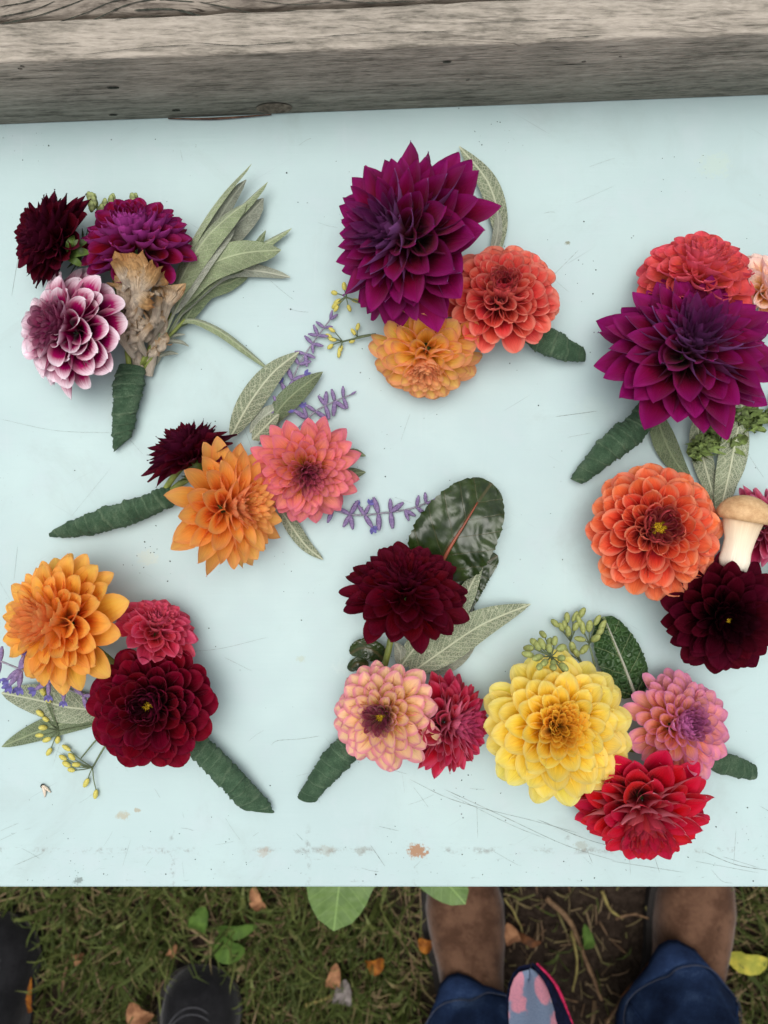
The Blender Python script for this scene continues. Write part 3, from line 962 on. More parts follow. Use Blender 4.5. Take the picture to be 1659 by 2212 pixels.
def petal_geo(Oc, A, E1, E2, R, k, s, phi, rnd, flop=0.0, wmul=1.0):
    rho = math.cos(phi) * E1 + math.sin(phi) * E2
    S0 = -math.sin(phi) * E1 + math.cos(phi) * E2
    L = R * (k['L0'] + (k['L1'] - k['L0']) * s ** k['pw']) * (1 + 0.15 * k.get('jit', 1) * (rnd() - 0.5))
    W = R * k['W'] * wmul * (0.20 + 0.80 * min(1.0, s / k['ws']) ** 0.9) * (1 + 0.16 * (rnd() - 0.5))
    ab = rad(4 + (k['ab'] - 4) * s ** 0.9 + k.get('jit', 1) * 9 * (rnd() - 0.5) + flop * 0.6)
    at = rad(3 + (k['at'] - 3) * s ** 1.05 + k.get('jit', 1) * 17 * (rnd() - 0.5) + flop)
    tw = rad(34 * k.get('jit', 1) * (rnd() - 0.5))
    th1 = (k['thi'] + (k['tho'] - k['thi']) * s ** 1.1) * (1 + 0.28 * (rnd() - 0.5))
    base = Oc + R * (k['br'] * s ** 0.8) * rho + A * R * k['dome'] * (1 - s * s)
    t = TAU
    ang = ab + (at - ab) * t ** 1.2 + k['curl'] * t ** 4 * (k.get('cm', 1.6) + (1 - k.get('cm', 1.6)) * s) + (rnd() - 0.5) * 0.25 * t ** 4
    D = np.cos(ang)[:, None] * A + np.sin(ang)[:, None] * rho
    N = np.sin(ang)[:, None] * A - np.cos(ang)[:, None] * rho
    dt = np.diff(t, prepend=0.0)
    C = base + np.cumsum(D * (dt * L)[:, None], axis=0)
    wob = (rnd() - 0.5) * 0.18
    S = S0[None, :] * math.cos(tw) + N * math.sin(tw) + D * wob * t[:, None] * 0
    Nn = N * math.cos(tw) - S0[None, :] * math.sin(tw)
    C = C + S0[None, :] * (wob * L * t ** 2)[:, None]
    tm = k['tm']
    rise = 0.30 + 0.70 * np.sin(np.clip(t / tm, 0, 1) * math.pi / 2)
    fall = np.where(t > tm, (1 - np.clip((t - tm) / (1 - tm), 0, 1) ** k['a']).clip(0) ** k['b'], 1.0)
    w = W * rise * fall
    th = k['th0'] + (th1 - k['th0']) * np.clip(t / 0.75, 0, 1) ** 1.3
    # tips of open petals flatten a little
    r = W * rise / th
    uu = UU[None, :] * (th * fall / 2)[:, None]
    V = C[:, None, :] + S[:, None, :] * (r[:, None] * np.sin(uu))[:, :, None] + Nn[:, None, :] * (r[:, None] * (1 - np.cos(uu)))[:, :, None]
    # waviness of the rim
    ph = rnd() * 6.28
    V = V + Nn[:, None, :] * (0.035 * W * np.sin(ph + 5.5 * t)[:, None] * (UU ** 2 * np.sign(UU))[None, :] * t[:, None])[:, :, None]
    V = V.reshape(-1, 3)
    pt = np.stack([np.tile(UU, NT_), np.repeat(t, NU_), np.full(NT_ * NU_, s)], 1)
    return V, pt, W


def dahlia(parent, label, cx, cy, R, tilt, direc, mat, kind, n, eye=None, z=None, cut=0.27, seed=0, spin=0.0, over=None, sepals=False, gap=0.0):
    k = dict(KINDS[kind])
    if over:
        k.update(over)
    rs = random.Random(seed * 131 + 7)
    rnd = rs.random
    Rm0 = R * K0
    st = math.sin(rad(tilt))
    zc = z if z is not None else Rm0 * 1000 * (0.40 + 0.42 * st)
    Oc = P(cx, cy, zc)
    Rm = R * (CZ - TZ - zc / 1000.0) / 1855.0 / (k['br'] + k['L1'] * 0.955)
    a = rad(direc)
    A = np.array([math.cos(a) * st, math.sin(a) * st, math.cos(rad(tilt))])
    E1 = np.cross(A, (0.13, 0.98, 0.21))
    E1 /= np.linalg.norm(E1)
    E2 = np.cross(A, E1)
    # receptacle with green bracts underneath: the body of the flower head
    parts = [ellipsoid(Oc - A * Rm * 0.03, [E1 * Rm * k['br'] * 1.02, E2 * Rm * k['br'] * 1.02, A * Rm * 0.16], 7, 12)]
    if sepals:
        for q in range(9):
            ph = q * 0.698 + 0.2
            rho = math.cos(ph) * E1 + math.sin(ph) * E2
            b = Oc - A * Rm * 0.14 + rho * Rm * 0.04
            c1 = spline([b, b + rho * Rm * 0.2 - A * Rm * 0.07, b + rho * Rm * 0.42 - A * Rm * 0.02], 7)
            T, S, N = frames(c1, up=A)
            w = np.array([.4, .8, 1, .95, .75, .4, .05])[:, None] * Rm * 0.075
            parts.append((np.stack([c1 - S * w, c1 - A * Rm * .01, c1 + S * w], 1).reshape(-1, 3), gridfaces(7, 3)))
    V, F, _, _ = join(parts)
    head = mk('dahlia', floor_soft(V), F, M['calyx'], parent, origin=Oc, label=label)
    GA = math.pi * (3 - math.sqrt(5))
    inner = []
    nc = 44                                             # the tight small petals at the heart
    for i in range(nc + n):
        if i < nc:
            s = 0.05 + 0.24 * ((i + .5) / nc) ** .6
        else:
            s = (0.08 + 0.92 * (i - nc + 0.5) / n) ** k['p']
        phi = i * GA + spin + 0.26 * (rnd() - 0.5)
        if s < gap:
            continue
        V, pt, W = petal_geo(Oc, A, E1, E2, Rm, k, s, phi, rnd)
        V = floor_soft(V)
        rv = rnd()
        if i < nc:
            inner.append((V, PETF, pt, rv))
        else:
            mk('petal', V, PETF, M[mat], head, origin=V[:NU_].mean(axis=0), pt=pt, rnd=rv)
    if inner:
        V, F, pt, rn = join(inner)
        tag(mk('inner_petals', V, F, M[mat], head, origin=Oc + A * Rm * 0.15, pt=pt, rnd=rn), kind='stuff')
    if eye:
        er, eh = eye
        eb = []
        base = Oc + A * Rm * (k['dome'] + eh)
        eb.append(ellipsoid(base, [E1 * Rm * er, E2 * Rm * er, A * Rm * er * 0.5], 6, 12))
        for q in range(34):
            rr = er * 0.95 * math.sqrt((q + .5) / 34)
            ph = q * GA
            c = base + Rm * rr * (math.cos(ph) * E1 + math.sin(ph) * E2) + A * Rm * er * 0.5 * math.sqrt(max(0, 1 - (rr / er) ** 2))
            sz = Rm * er * 0.15
            eb.append(ellipsoid(c, [E1 * sz, E2 * sz, A * sz * 1.7], 4, 6))
        V, F, _, _ = join(eb)
        mk('flower_centre', V, F, M['stamen'], head)
    return head


# ------------------------------------------------------------------ leaves and other trimmings
def leaf(parent, name, pts, width, mat, fold=0.25, prof=(0.85, 0.75), nt=18, nu=7, up=None, edge=0.0, pucker=0.0, petiole=0.0, roll=0.0, seed=0, label=None, asym=0.0, ground=False, hole=None):
    """a leaf along pts [(x,y,zmm)], width in photo units; fold > 0 lifts the rims, < 0 drops them"""
    C = spline([P(*p) for p in pts], nt) if not ground else spline(pts, nt)
    T, S, N = frames(C)
    if up is not None:
        q = rad(up)
        S, N = S * math.cos(q) + N * math.sin(q), N * math.cos(q) - S * math.sin(q)
    L = np.linalg.norm(np.diff(C, axis=0), axis=1).sum()
    t = np.linspace(0, 1, nt)
    tt = np.clip((t - petiole) / (1 - petiole), 0, 1)
    w = width * (K0 * .9 if not ground else 1.0) * 0.5 * np.maximum(np.sin(math.pi * np.clip(tt, 0.0, 1.0) ** prof[0]) ** (prof[1] + (.04 if nu == 7 and not ground else 0)), 0.0)
    w = np.maximum(w, 0.0007 if not ground else 0.001)
    w[-1] *= 0.4
    U = np.linspace(-1, 1, nu)
    V = np.zeros((nt, nu, 3))
    pt = np.zeros((nt, nu, 3))
    for i in range(nt):
        for j in range(nu):
            u = U[j]
            ww = w[i] * (1 + edge * nz(t[i] * 36 + seed, u * 2, 7)) * (1 + asym * u)
            x = u * ww
            zoff = fold * abs(u) ** 1.4 * ww + pucker * (abs(u) ** .5) * (0.3 + abs(nz(t[i] * 11, u * 3.6 + seed, 3)) + .5 * nz(t[i] * 6 + seed, u * 2.4, 9)) * w[i] * (1 if abs(u) > 0.05 else 0)
            if roll:
                zoff += -roll * u * ww
            V[i, j] = C[i] + S[i] * x * math.cos(min(1.2, abs(fold) * abs(u) * 0.7)) + N[i] * zoff
            pt[i, j] = (x, t[i] * L, w[i])
    V = V.reshape(-1, 3)
    if not ground:
        V = floor_soft(V, band=0.003)
    F = gridfaces(nt, nu)
    if hole:
        F = [f for q, f in enumerate(F) if q not in hole]
    F = [tuple(reversed(f)) for f in F]
    return mk(name, V, F, M[mat], parent, origin=V[nu // 2], pt=pt.reshape(-1, 3), rnd=random.random(), label=label)


def wrap(parent, pts, widths, turns=7, flat=0.8, seed=0, cut=0.0):
    """stems bound with green floral tape: a spiral of overlapping tape"""
    nt, nu = 130, 36
    C = spline([P(*p) for p in pts], nt)
    T, S, N = frames(C)
    t = np.linspace(0, 1, nt)
    w = np.interp(t, np.linspace(0, 1, len(widths)), widths) * K0 * 0.5 * .86
    L = np.linalg.norm(np.diff(C, axis=0), axis=1).sum()
    V, pt = [], []
    for i in range(nt):
        for j in range(nu):
            a = 2 * math.pi * j / nu
            h = (turns * 1.3 * t[i] + j / nu + .7 * nz(t[i] * 4, seed, 1) + .12 * nz(t[i] * 17, math.cos(a) * 1.3, seed)) % 1.0
            saw = (h if h < 0.93 else (1 - h) / 0.07 * 0.93) - 0.46
            n1 = nz(C[i][0] * 90 + math.cos(a) * 1.2, C[i][1] * 90 + math.sin(a) * 1.2, seed)
            n2 = nz(t[i] * 42, math.cos(a) * 2.5, math.sin(a) * 2.5 + seed)
            n3 = nz(t[i] * 95, a * 1.6, seed * 3.1)
            r = w[i] * (1 + 0.13 * saw + 0.14 * n1 + 0.10 * n2 + 0.085 * n3)
            tc = C[i] + T[i] * cut * w[i] * math.cos(a) * (t[i] ** 6)
            endp = 1.0 if t[i] < 0.97 else 0.86
            V.append(tc + (S[i] * math.cos(a) + N[i] * math.sin(a) * (flat if t[i] < 0.85 else flat * (1 - (t[i] - .85) * 2.2))) * r * endp)
            pt.append((a, t[i] * L, h))
    V = floor_soft(np.array(V), band=0.003)
    return mk('stem_wrap', V, tubefaces(nt, nu), M['wrap'], parent, origin=C[0], pt=np.array(pt), label='stems bound in dark green floral tape')


def rod(parent, name, pts, r, mat, label=None, nu=7):
    V, F = tube([P(*p) for p in pts], np.array(r) / 1000.0, None, nu)
    return mk(name, floor_soft(V, TZ + 0.0004, 0.001), F, M[mat], parent, origin=V[:nu].mean(axis=0), label=label)


def seed_geo(c, d, L, W):
    d = np.asarray(d, float)
    d /= np.linalg.norm(d)
    a = np.cross(d, (0.1, 0.2, 1))
    a /= np.linalg.norm(a)
    b = np.cross(d, a)
    V, F = ellipsoid(c, [a * W, b * W, d * L], 7, 8)
    # ribs along the seed
    return V, F


def umbel(parent, label, hub, root, seeds, mat, size=2.6):
    """a fennel umbel: stalk from root to hub, rays from the hub, each ending in a seed"""
    V1 = [tube([P(*root), (P(*root) + P(*hub)) / 2 + np.array([0, 0, .001]), P(*hub)], [.0008, .0006], 10, 6)]
    ends = []
    for (x, y, zz) in seeds:
        e, h = P(x, y, zz), P(*hub)
        V1.append(tube([h, (h + e) / 2 + np.array([0, 0, .0015]), e], [.00045, .00035], 7, 5))
        ends.append((e, e - h))
    V, F, _, _ = join(V1)
    um = mk('fennel_umbel', floor_soft(V, TZ + 0.0004, 0.001), F, M['thinstem'], parent, origin=P(*hub), label=label)
    for e, d in ends:
        j = np.array([random.uniform(-.4, .4), random.uniform(-.4, .4), random.uniform(-.1, .3)])
        d = d / (np.linalg.norm(d) + 1e-9) + j
        L, W = size / 690 * random.uniform(.85, 1.2), size / 690 * random.uniform(.48, .64)
        V, F = seed_geo(e + d / np.linalg.norm(d) * L * .7, d, L, W)
        mk('seed', floor_soft(V, TZ + .0004, .001), F, M[mat], um)
    return um


def sprig(parent, label, pts, stations, r=0.5):
    """russian sage: a fuzzy stem with whorls of small lavender calyces, some still in flower"""
    C = [P(*p) for p in pts]
    V, F = tube(C, [r * 1.5 / 1000.0, r / 1000.0], 8 * len(pts), 6)
    sg = mk('lavender_sprig', floor_soft(V, TZ + .0004, .001), F, M['lavstem'], parent, origin=C[0], label=label)
    line = spline(C, 60)
    for f, angs, size, bloom in stations:
        i = int(f * 59)
        c = line[i]
        T = line[min(59, i + 1)] - line[max(0, i - 1)]
        base = math.atan2(T[1], T[0])
        for a in angs:
            q = base + rad(a)
            d = np.array([math.cos(q), math.sin(q), random.uniform(-.1, .35)])
            L = size / 1000 * random.uniform(.85, 1.15)
            m0 = c + d * L * .04
            m1 = c + d * L * 1.15
            V, F = tube([m0, (m0 + m1) / 2, m1], [L * .11, L * .20, L * .19, L * .08], 9, 8)
            fl = mk('floret', floor_soft(V, TZ + .0004, .001), F, M['lavender'], sg)
            if bloom and random.random() < bloom:
                lob = []
                for g in (-35, 0, 35):
                    qq = q + rad(g)
                    dd = np.array([math.cos(qq), math.sin(qq), .3])
                    sd = np.array([-math.sin(qq), math.cos(qq), 0.1])
                    b = m1 - d * L * .1
                    lob.append((np.array([b - sd * L * .05, b + sd * L * .05, b + dd * L * .35 - sd * L * .16, b + dd * L * .35 + sd * L * .16, b + dd * L * .6 - sd * L * .05 - np.array([0, 0, L * .1]), b + dd * L * .6 + sd * L * .05 - np.array([0, 0, L * .1])]), [(0, 1, 3, 2), (2, 3, 5, 4)]))
                V, F, _, _ = join(lob)
                V = floor_soft(V, TZ + .0004, .001)
                o2 = mk('corolla', V, F, M['violet'], sg)
    return sg


def ribbon(pts, w, th, nt=14, nu=7, frill=0.0, seed=0, lift=0.0, s=0.0):
    """a curled strip used for dried caps"""
    C = spline([P(p[0], p[1], p[2] * (1 + lift * min(1, max(0, (760 - p[1]) / 130)))) for p in pts], nt)
    T, S, N = frames(C)
    t = np.linspace(0, 1, nt)
    ww = np.interp(t, np.linspace(0, 1, len(w)), w) * K0 * 1.25
    tht = np.interp(t, np.linspace(0, 1, len(th)), th)
    U = np.linspace(-1, 1, nu)
    V = np.zeros((nt, nu, 3))
    for i in range(nt):
        r = ww[i] / max(tht[i], .2)
        for j in range(nu):
            q = U[j] * tht[i] / 2
            f = frill * ww[i] * t[i] ** 2 * nz(i * .9 + seed, j * 1.4, seed * 2.3) + .22 * min(frill, .5) * ww[i] * nz(i * .55 + seed, j * .9, seed * 5.1)
            V[i, j] = C[i] + S[i] * r * math.sin(q) + N[i] * (r * (math.cos(q) - 1) + f) + T[i] * frill * ww[i] * .8 * t[i] ** 4 * nz(j * 1.7 + seed, 3, seed)
    pt = np.stack([np.tile(U, nt), np.repeat(t, nu), np.full(nt * nu, s)], 1)
    return floor_soft(V.reshape(-1, 3), band=.002), [tuple(reversed(f)) for f in gridfaces(nt, nu)], pt, random.random()


def posy(label, x, y):
    return thing('boutonniere', P(x, y), label, 'boutonniere', 'boutonnieres laid out on the mint table')


# ================================================================== the eight boutonnieres
# ---- A: dried mushroom and sage
A = posy('boutonniere of dark, plum and pink-white dahlias with dried mushroom and sage fan', 290, 800)
dahlia(A, 'dark maroon dahlia seen from its side', 150, 532, 113, 50, 163, 'maroon', 'deco', 88, seed=1, z=26, sepals=True, over=dict(dome=.38, L0=.4, jit=1.1))
dahlia(A, 'plum dahlia with crimson inner petals', 302, 560, 130, 42, 88, 'plumred', 'ball', 72, seed=2, z=26, over=dict(a=2.0, b=.62, dome=.36, L0=.4))
dahlia(A, 'magenta dahlia with white-tipped petals', 183, 722, 135, 31, 172, 'bicolor', 'round', 72, seed=3, z=28, over=dict(curl=0.05, tho=1.7, at=106, W=.56, jit=1.5))
fung = [ribbon([(300, 812, 9), (292, 760, 13), (285, 700, 20), (300, 640, 28)], [46, 44, 40, 30], [4.6, 4.2, 3.6, 3.0], lift=.5, frill=.25, seed=1),
        ribbon([(318, 812, 7), (326, 760, 12), (330, 700, 17), (322, 655, 22)], [34, 36, 40, 40], [4.4, 4.0, 3.0, 2.2], lift=.5, frill=.35, seed=2),
        ribbon([(322, 735, 15), (340, 690, 22), (345, 650, 27), (358, 612, 30)], [22, 30, 50, 74], [4, 3.4, 2.4, 1.7], lift=.5, frill=.45, seed=3, s=.02),
        ribbon([(300, 740, 20), (292, 690, 28), (292, 650, 34), (318, 628, 37)], [26, 34, 38, 44], [4.2, 3.6, 3.0, 2.0], lift=.5, frill=.5, seed=4),
        ribbon([(285, 700, 22), (268, 660, 30), (262, 620, 35), (252, 600, 36)], [20, 26, 34, 42], [4, 3.4, 2.6, 2.0], lift=.5, frill=.55, seed=5, s=.1),
        ribbon([(290, 660, 30), (290, 625, 37), (285, 590, 42), (272, 545, 43)], [24, 40, 62, 52], [3.4, 2.4, 1.8, 1.6], lift=.5, frill=.45, seed=6, s=.3),
        ribbon([(296, 640, 34), (305, 612, 40), (318, 595, 42), (330, 570, 44)], [26, 34, 40, 30], [3.4, 2.8, 2.6, 3.2], lift=.5, frill=.6, seed=7, s=.32),
        ribbon([(282, 620, 38), (268, 600, 42), (258, 580, 44), (244, 562, 45)], [18, 24, 26, 18], [3, 2.6, 2.4, 2.6], lift=.5, frill=.4, seed=8, s=.3),
        ribbon([(290, 775, 18), (270, 745, 26), (258, 722, 30), (250, 700, 30)], [18, 22, 26, 28], [4, 3.4, 2.6, 2], lift=.5, frill=.4, seed=9),
        ribbon([(315, 770, 16), (300, 742, 26), (306, 722, 31), (325, 700, 33)], [22, 26, 22, 16], [4.4, 3.8, 3.4, 3.0], lift=.5, frill=.3, seed=10),
        ribbon([(310, 720, 24), (330, 690, 29), (336, 660, 32), (342, 640, 33)], [18, 24, 22, 18], [4, 3.4, 3.2, 3], lift=.5, frill=.3, seed=11),
        ribbon([(286, 640, 33), (300, 640, 39), (318, 652, 40), (330, 650, 40)], [30, 36, 34, 26], [3, 2.4, 2.2, 2.4], lift=.5, frill=.6, seed=12, s=.25),
        ribbon([(330, 760, 12), (345, 725, 15), (352, 700, 17), (352, 672, 19)], [22, 24, 22, 16], [4, 3.2, 3, 2.6], lift=.5, frill=.3, seed=13)]
frs = random.Random(5)
for q in range(22):
    fx, fy = frs.uniform(262, 345), frs.uniform(590, 770)
    fa = rad(frs.uniform(20, 160))
    ln = frs.uniform(18, 40)
    zz = 36 - (fy - 590) * .085 + frs.uniform(-2, 4)
    fung.append(ribbon([(fx, fy, zz), (fx + math.cos(fa) * ln * .5 + frs.uniform(-5, 5), fy - math.sin(fa) * ln * .5, zz + 3), (fx + math.cos(fa) * ln + frs.uniform(-9, 9), fy - math.sin(fa) * ln, zz + frs.uniform(-3, 3))], [12, 22, 28], [3.8, 2.8, 2.0], nt=9, lift=.5, frill=.7, seed=q * 1.9 + 20, s=max(0, (680 - fy) / 300)))
fg = None
for i, (V, F, pt, rn) in enumerate(fung):
    if fg is None:
        fg = mk('dried_mushroom', V, F, M['fungus'], A, origin=P(305, 805, 8), pt=pt, rnd=rn, label='curled beige dried mushroom cluster')
    else:
        mk('cap', V, F, M['fungus'], fg, pt=pt, rnd=rn)
# sage fan
SG = [([(330, 745, 14), (375, 600, 20), (425, 500, 24), (480, 420, 20), (543, 354, 14)], 34, 'sage', 60, -.5),
      ([(335, 745, 12), (400, 590, 18), (450, 510, 20), (500, 430, 16), (532, 388, 12)], 34, 'sagegrey', -30, -.3),
      ([(335, 745, 16), (392, 600, 26), (440, 520, 29), (490, 470, 26), (532, 438, 20)], 54, 'sage', 18, -.5),
      ([(338, 745, 10), (420, 570, 18), (480, 490, 20), (540, 430, 17), (578, 393, 12)], 34, 'sage', 35, -.4),
      ([(340, 745, 9), (420, 580, 14), (480, 510, 16), (540, 460, 14), (569, 428, 10)], 66, 'sagegrey', -12, -.3),
      ([(340, 745, 16), (400, 630, 22), (440, 565, 25), (480, 520, 22), (506, 497, 18)], 46, 'sagegrey', 12, .2),
      ([(345, 748, 15), (395, 640, 22), (440, 580, 25), (520, 548, 24), (607, 540, 14)], 62, 'sage', -8, -.35),
      ([(345, 752, 10), (400, 660, 16), (460, 590, 16), (530, 565, 12), (574, 498, 8)], 30, 'sagedark', 0, -.3),
      ([(345, 752, 9), (400, 665, 14), (470, 590, 14), (550, 540, 10), (630, 493, 6)], 28, 'sage', 25, -.4),
      ([(348, 752, 9), (410, 655, 14), (480, 590, 14), (550, 585, 10), (627, 599, 5)], 32, 'sagegrey', -20, -.5),
      ([(350, 755, 6), (400, 690, 8), (440, 630, 9), (490, 612, 7), (540, 590, 4)], 40, 'sagedark', 0, -.2)]
for i, (p, w, mt, up, fo) in enumerate(SG):
    leaf(A, 'sage_leaf', p, w * 1.2, mt, fold=fo, petiole=0.24, prof=(.95, .5), up=up, nt=22, seed=i, edge=.05)
leaf(A, 'sage_leaf', [(322, 775, 8), (360, 725, 10), (405, 690, 13), (470, 712, 12), (535, 760, 7), (587, 803, 3)], 24, 'sage', fold=-.5, petiole=.25, prof=(.9, .6), up=28, seed=31, label='single arched sage leaf')
for q in [([(335, 742, 12), (370, 725, 10), (400, 722, 5)], 12), ([(348, 735, 14), (388, 738, 12), (408, 748, 6)], 11), ([(345, 770, 8), (365, 762, 8), (385, 764, 5)], 11), ([(335, 735, 14), (345, 705, 17), (350, 690, 18)], 10), ([(340, 760, 6), (330, 720, 14), (332, 712, 15)], 14), ([(305, 805, 5), (330, 785, 4), (355, 755, 4)], 18)]:
    leaf(A, 'sage_leaf', q[0], q[1], 'sagegrey', fold=-.3, nt=10, nu=5, prof=(.9, .7))
for i, (p, r) in enumerate([([(296, 800, 7), (330, 740, 13), (372, 640, 18)], [1.5, 1.2]), ([(306, 805, 6), (345, 750, 11), (400, 690, 12)], [1.3, 1.0]), ([(300, 800, 6), (335, 745, 12), (380, 660, 18)], [1.2, .9])]):
    rod(A, 'stem', p, r, 'stem')
for i in range(17):
    x, y = random.choice([(203, 437), (225, 440), (240, 436), (258, 436), (196, 430), (215, 448), (270, 424), (288, 424)])
    c = P(x + random.gauss(0, 5), y + random.gauss(0, 5), random.uniform(12, 20))
    V, F = ellipsoid(c, [np.array([.0022, .0003, 0]), np.array([0, .002, 0]), np.array([random.uniform(-.001, .001), .0032, .001])], 6, 8)
    mk('bud', V, F, M['budgreen'], A)
for q in [([(148, 548, 44), (165, 530, 50), (190, 520, 48)], 22), ([(148, 550, 44), (170, 545, 50), (196, 545, 46)], 22), ([(146, 552, 44), (160, 562, 48), (178, 575, 44)], 18), ([(146, 546, 44), (152, 525, 49), (160, 508, 46)], 18)]:
    leaf(A, 'bract', q[0], q[1], 'calyx', fold=.3, nt=9, nu=5, prof=(.9, .6))
wrap(A, [(284, 792, 9), (276, 850, 11), (268, 900, 9), (262, 962, 5)], [64, 74, 66, 56, 52, 40], turns=5, seed=1, cut=1.0)
rod(A, 'stem', [(230, 540, 26), (262, 660, 16), (280, 800, 10)], [2.2, 2.0], 'stem')

# ---- B: large purple, coral and peach
B = posy('boutonniere of huge purple dahlia facing sideways, coral ball dahlia and peach-yellow dahlia', 1100, 720)
dahlia(B, 'large purple dahlia facing sideways', 919, 533, 199, 40, 176, 'purple', 'point', 96, seed=4, z=42, over=dict(dome=.44, L0=.46))
dahlia(B, 'coral red ball dahlia', 1080, 657, 129, 18, 95, 'coral', 'ball', 84, seed=5, z=22)
dahlia(B, 'peach and yellow dahlia', 921, 742, 122, 54, 265, 'peachyellow', 'round', 68, seed=6, z=20, over=dict(W=.52, dome=.36, L0=.36, curl=-.2, tho=1.8))
leaf(B, 'sage_leaf', [(1080, 545, 4), (1078, 470, 8), (1052, 390, 10), (992, 316, 5)], 50, 'sageback', fold=-.15, prof=(.95, .7), seed=41)
leaf(B, 'sage_leaf', [(1060, 560, 6), (1074, 510, 9), (1076, 470, 9), (1070, 440, 8)], 24, 'sagegrey', fold=-.3, seed=42, nt=10)
umbel(B, 'yellow-green fennel sprig', (748, 642, 12), (790, 660, 16), [(727, 634, 10), (735, 648, 9), (727, 655, 8), (744, 625, 12), (752, 660, 9), (762, 648, 12), (730, 662, 8), (750, 632, 13)], 'fennelseed', 2.0)
umbel(B, 'yellow-green fennel sprig', (740, 738, 5), (810, 722, 8), [(722, 716, 5), (715, 728, 4), (725, 735, 5), (733, 758, 4), (738, 748, 4), (718, 745, 4)], 'fennelseed', 1.9)
umbel(B, 'yellow-green fennel sprig', (772, 728, 6), (812, 722, 8), [(771, 712, 6), (767, 722, 6), (765, 734, 5)], 'fennelseed', 1.9)
wrap(B, [(1120, 700, 12), (1165, 728, 13), (1215, 752, 12), (1262, 768, 7)], [56, 62, 68, 62, 48, 34], turns=4, seed=2, cut=.3)
for p in ([(940, 540, 26), (1040, 650, 12), (1125, 705, 12)], [(935, 720, 18), (1040, 715, 10), (1125, 708, 12)]):
    rod(B, 'stem', p, [2.4, 2.0], 'stem')

# ---- C: purple with coral behind
C_ = posy('boutonniere of large purple dahlia with coral red and pale peach dahlias behind', 1420, 900)
dahlia(C_, 'coral red dahlia tipped away', 1498, 633, 125, 44, 90, 'coralred', 'round', 76, seed=7, z=28, over=dict(dome=.38, L0=.38))
dahlia(C_, 'pale peach dahlia', 1639, 636, 87, 30, 20, 'peachwhite', 'round', 46, seed=8, z=22)
dahlia(C_, 'large purple dahlia facing upward', 1472, 791, 192, 26, 94, 'purple', 'point', 94, seed=9, z=36, over=dict(dome=.36, L0=.42))
leaf(C_, 'sage_leaf', [(1412, 880, 10), (1436, 950, 7), (1462, 1000, 4), (1495, 1040, 2)], 58, 'sagedark', fold=-.2, seed=51)
leaf(C_, 'sage_leaf', [(1505, 900, 10), (1515, 970, 9), (1530, 1030, 8), (1548, 1090, 6)], 52, 'sageback', fold=-.2, prof=(.8, .6), seed=52)
leaf(C_, 'sage_leaf', [(1606, 860, 14), (1592, 940, 14), (1574, 1030, 13), (1553, 1120, 9)], 64, 'sageback', fold=-.25, prof=(.9, .5), seed=53)
leaf(C_, 'sage_leaf', [(1540, 1100, 5), (1585, 1020, 8), (1605, 965, 9), (1616, 928, 5)], 46, 'sageback', fold=-.2, prof=(.9, .6), seed=54)
cur = None
for i in range(30):
    f = i / 29
    bx, by = [(1512, 955), (1545, 940), (1600, 905), (1648, 890), (1690, 865)][min(4, int(f * 5))]
    x, y = bx + random.gauss(0, 17), by + random.gauss(0, 12)
    V, F, pt, rn = ribbon([(x, y, random.uniform(6, 15)), (x + random.uniform(-10, 10), y + random.uniform(-2, 10), random.uniform(10, 18)), (x + random.uniform(-20, 20), y + random.uniform(2, 18), random.uniform(8, 16))], [10, 26, 34], [2.6, 1.6, .9], nt=8, nu=9, frill=1.3, seed=i * 1.7)
    if cur is None:
        cur = mk('curly_greens', V, F, M['curly'], C_, pt=pt, rnd=rn, label='curly green leaf tufts')
    else:
        mk('leaf_tuft', V, F, M['curly'], cur, pt=pt, rnd=rn)
wrap(C_, [(1405, 880, 15), (1370, 925, 13), (1310, 975, 12), (1245, 1040, 6)], [56, 60, 72, 70, 60, 44, 34], turns=6, seed=3, cut=.3)
for p in ([(1490, 640, 24), (1445, 780, 20), (1400, 890, 15)], [(1640, 650, 20), (1500, 800, 16), (1405, 885, 14)]):
    rod(C_, 'stem', p, [2.4, 2.0], 'stem')

# ---- D: orange and pink
D = posy('boutonniere of pointed orange, pink coral and small maroon dahlias with lavender sprigs', 400, 1060)
leaf(D, 'sage_leaf', [(498, 945, 10), (540, 870, 15), (590, 805, 15), (646, 760, 8)], 60, 'sageback', fold=-.2, prof=(.85, .65), up=-12, seed=61)
leaf(D, 'sage_leaf', [(575, 925, 8), (615, 870, 12), (660, 830, 12), (697, 803, 7)], 54, 'sagedark', fold=-.35, prof=(.9, .7), seed=62)
leaf(D, 'sage_leaf', [(545, 950, 14), (570, 925, 18), (595, 900, 18), (603, 895, 16)], 40, 'sageback', fold=-.2, prof=(.8, .6), seed=63, nt=12)
leaf(D, 'sage_leaf', [(540, 935, 8), (565, 905, 10), (590, 885, 10), (610, 868, 8)], 40, 'sagegrey', fold=-.2, seed=64, nt=12)
leaf(D, 'sage_leaf', [(600, 1090, 8), (632, 1140, 8), (662, 1180, 5), (698, 1209, 3)], 36, 'sageback', fold=-.4, prof=(.8, .6), seed=65)
leaf(D, 'sage_leaf', [(735, 985, 6), (765, 978, 6), (790, 985, 4)], 22, 'sagedark', fold=-.2, seed=66, nt=9)
leaf(D, 'sage_leaf', [(735, 1020, 6), (765, 1022, 6), (790, 1020, 4)], 26, 'sagedark', fold=-.2, seed=67, nt=9)
dahlia(D, 'small dark maroon dahlia seen from behind', 421, 1003, 108, 70, 112, 'maroon', 'point', 60, seed=10, z=26, sepals=True)
dahlia(D, 'pink coral dahlia with yellow petal bases', 656, 1009, 121, 24, 305, 'pinkcoral', 'deco', 100, seed=11, z=24, over=dict(W=.42, a=2.0, b=.75))
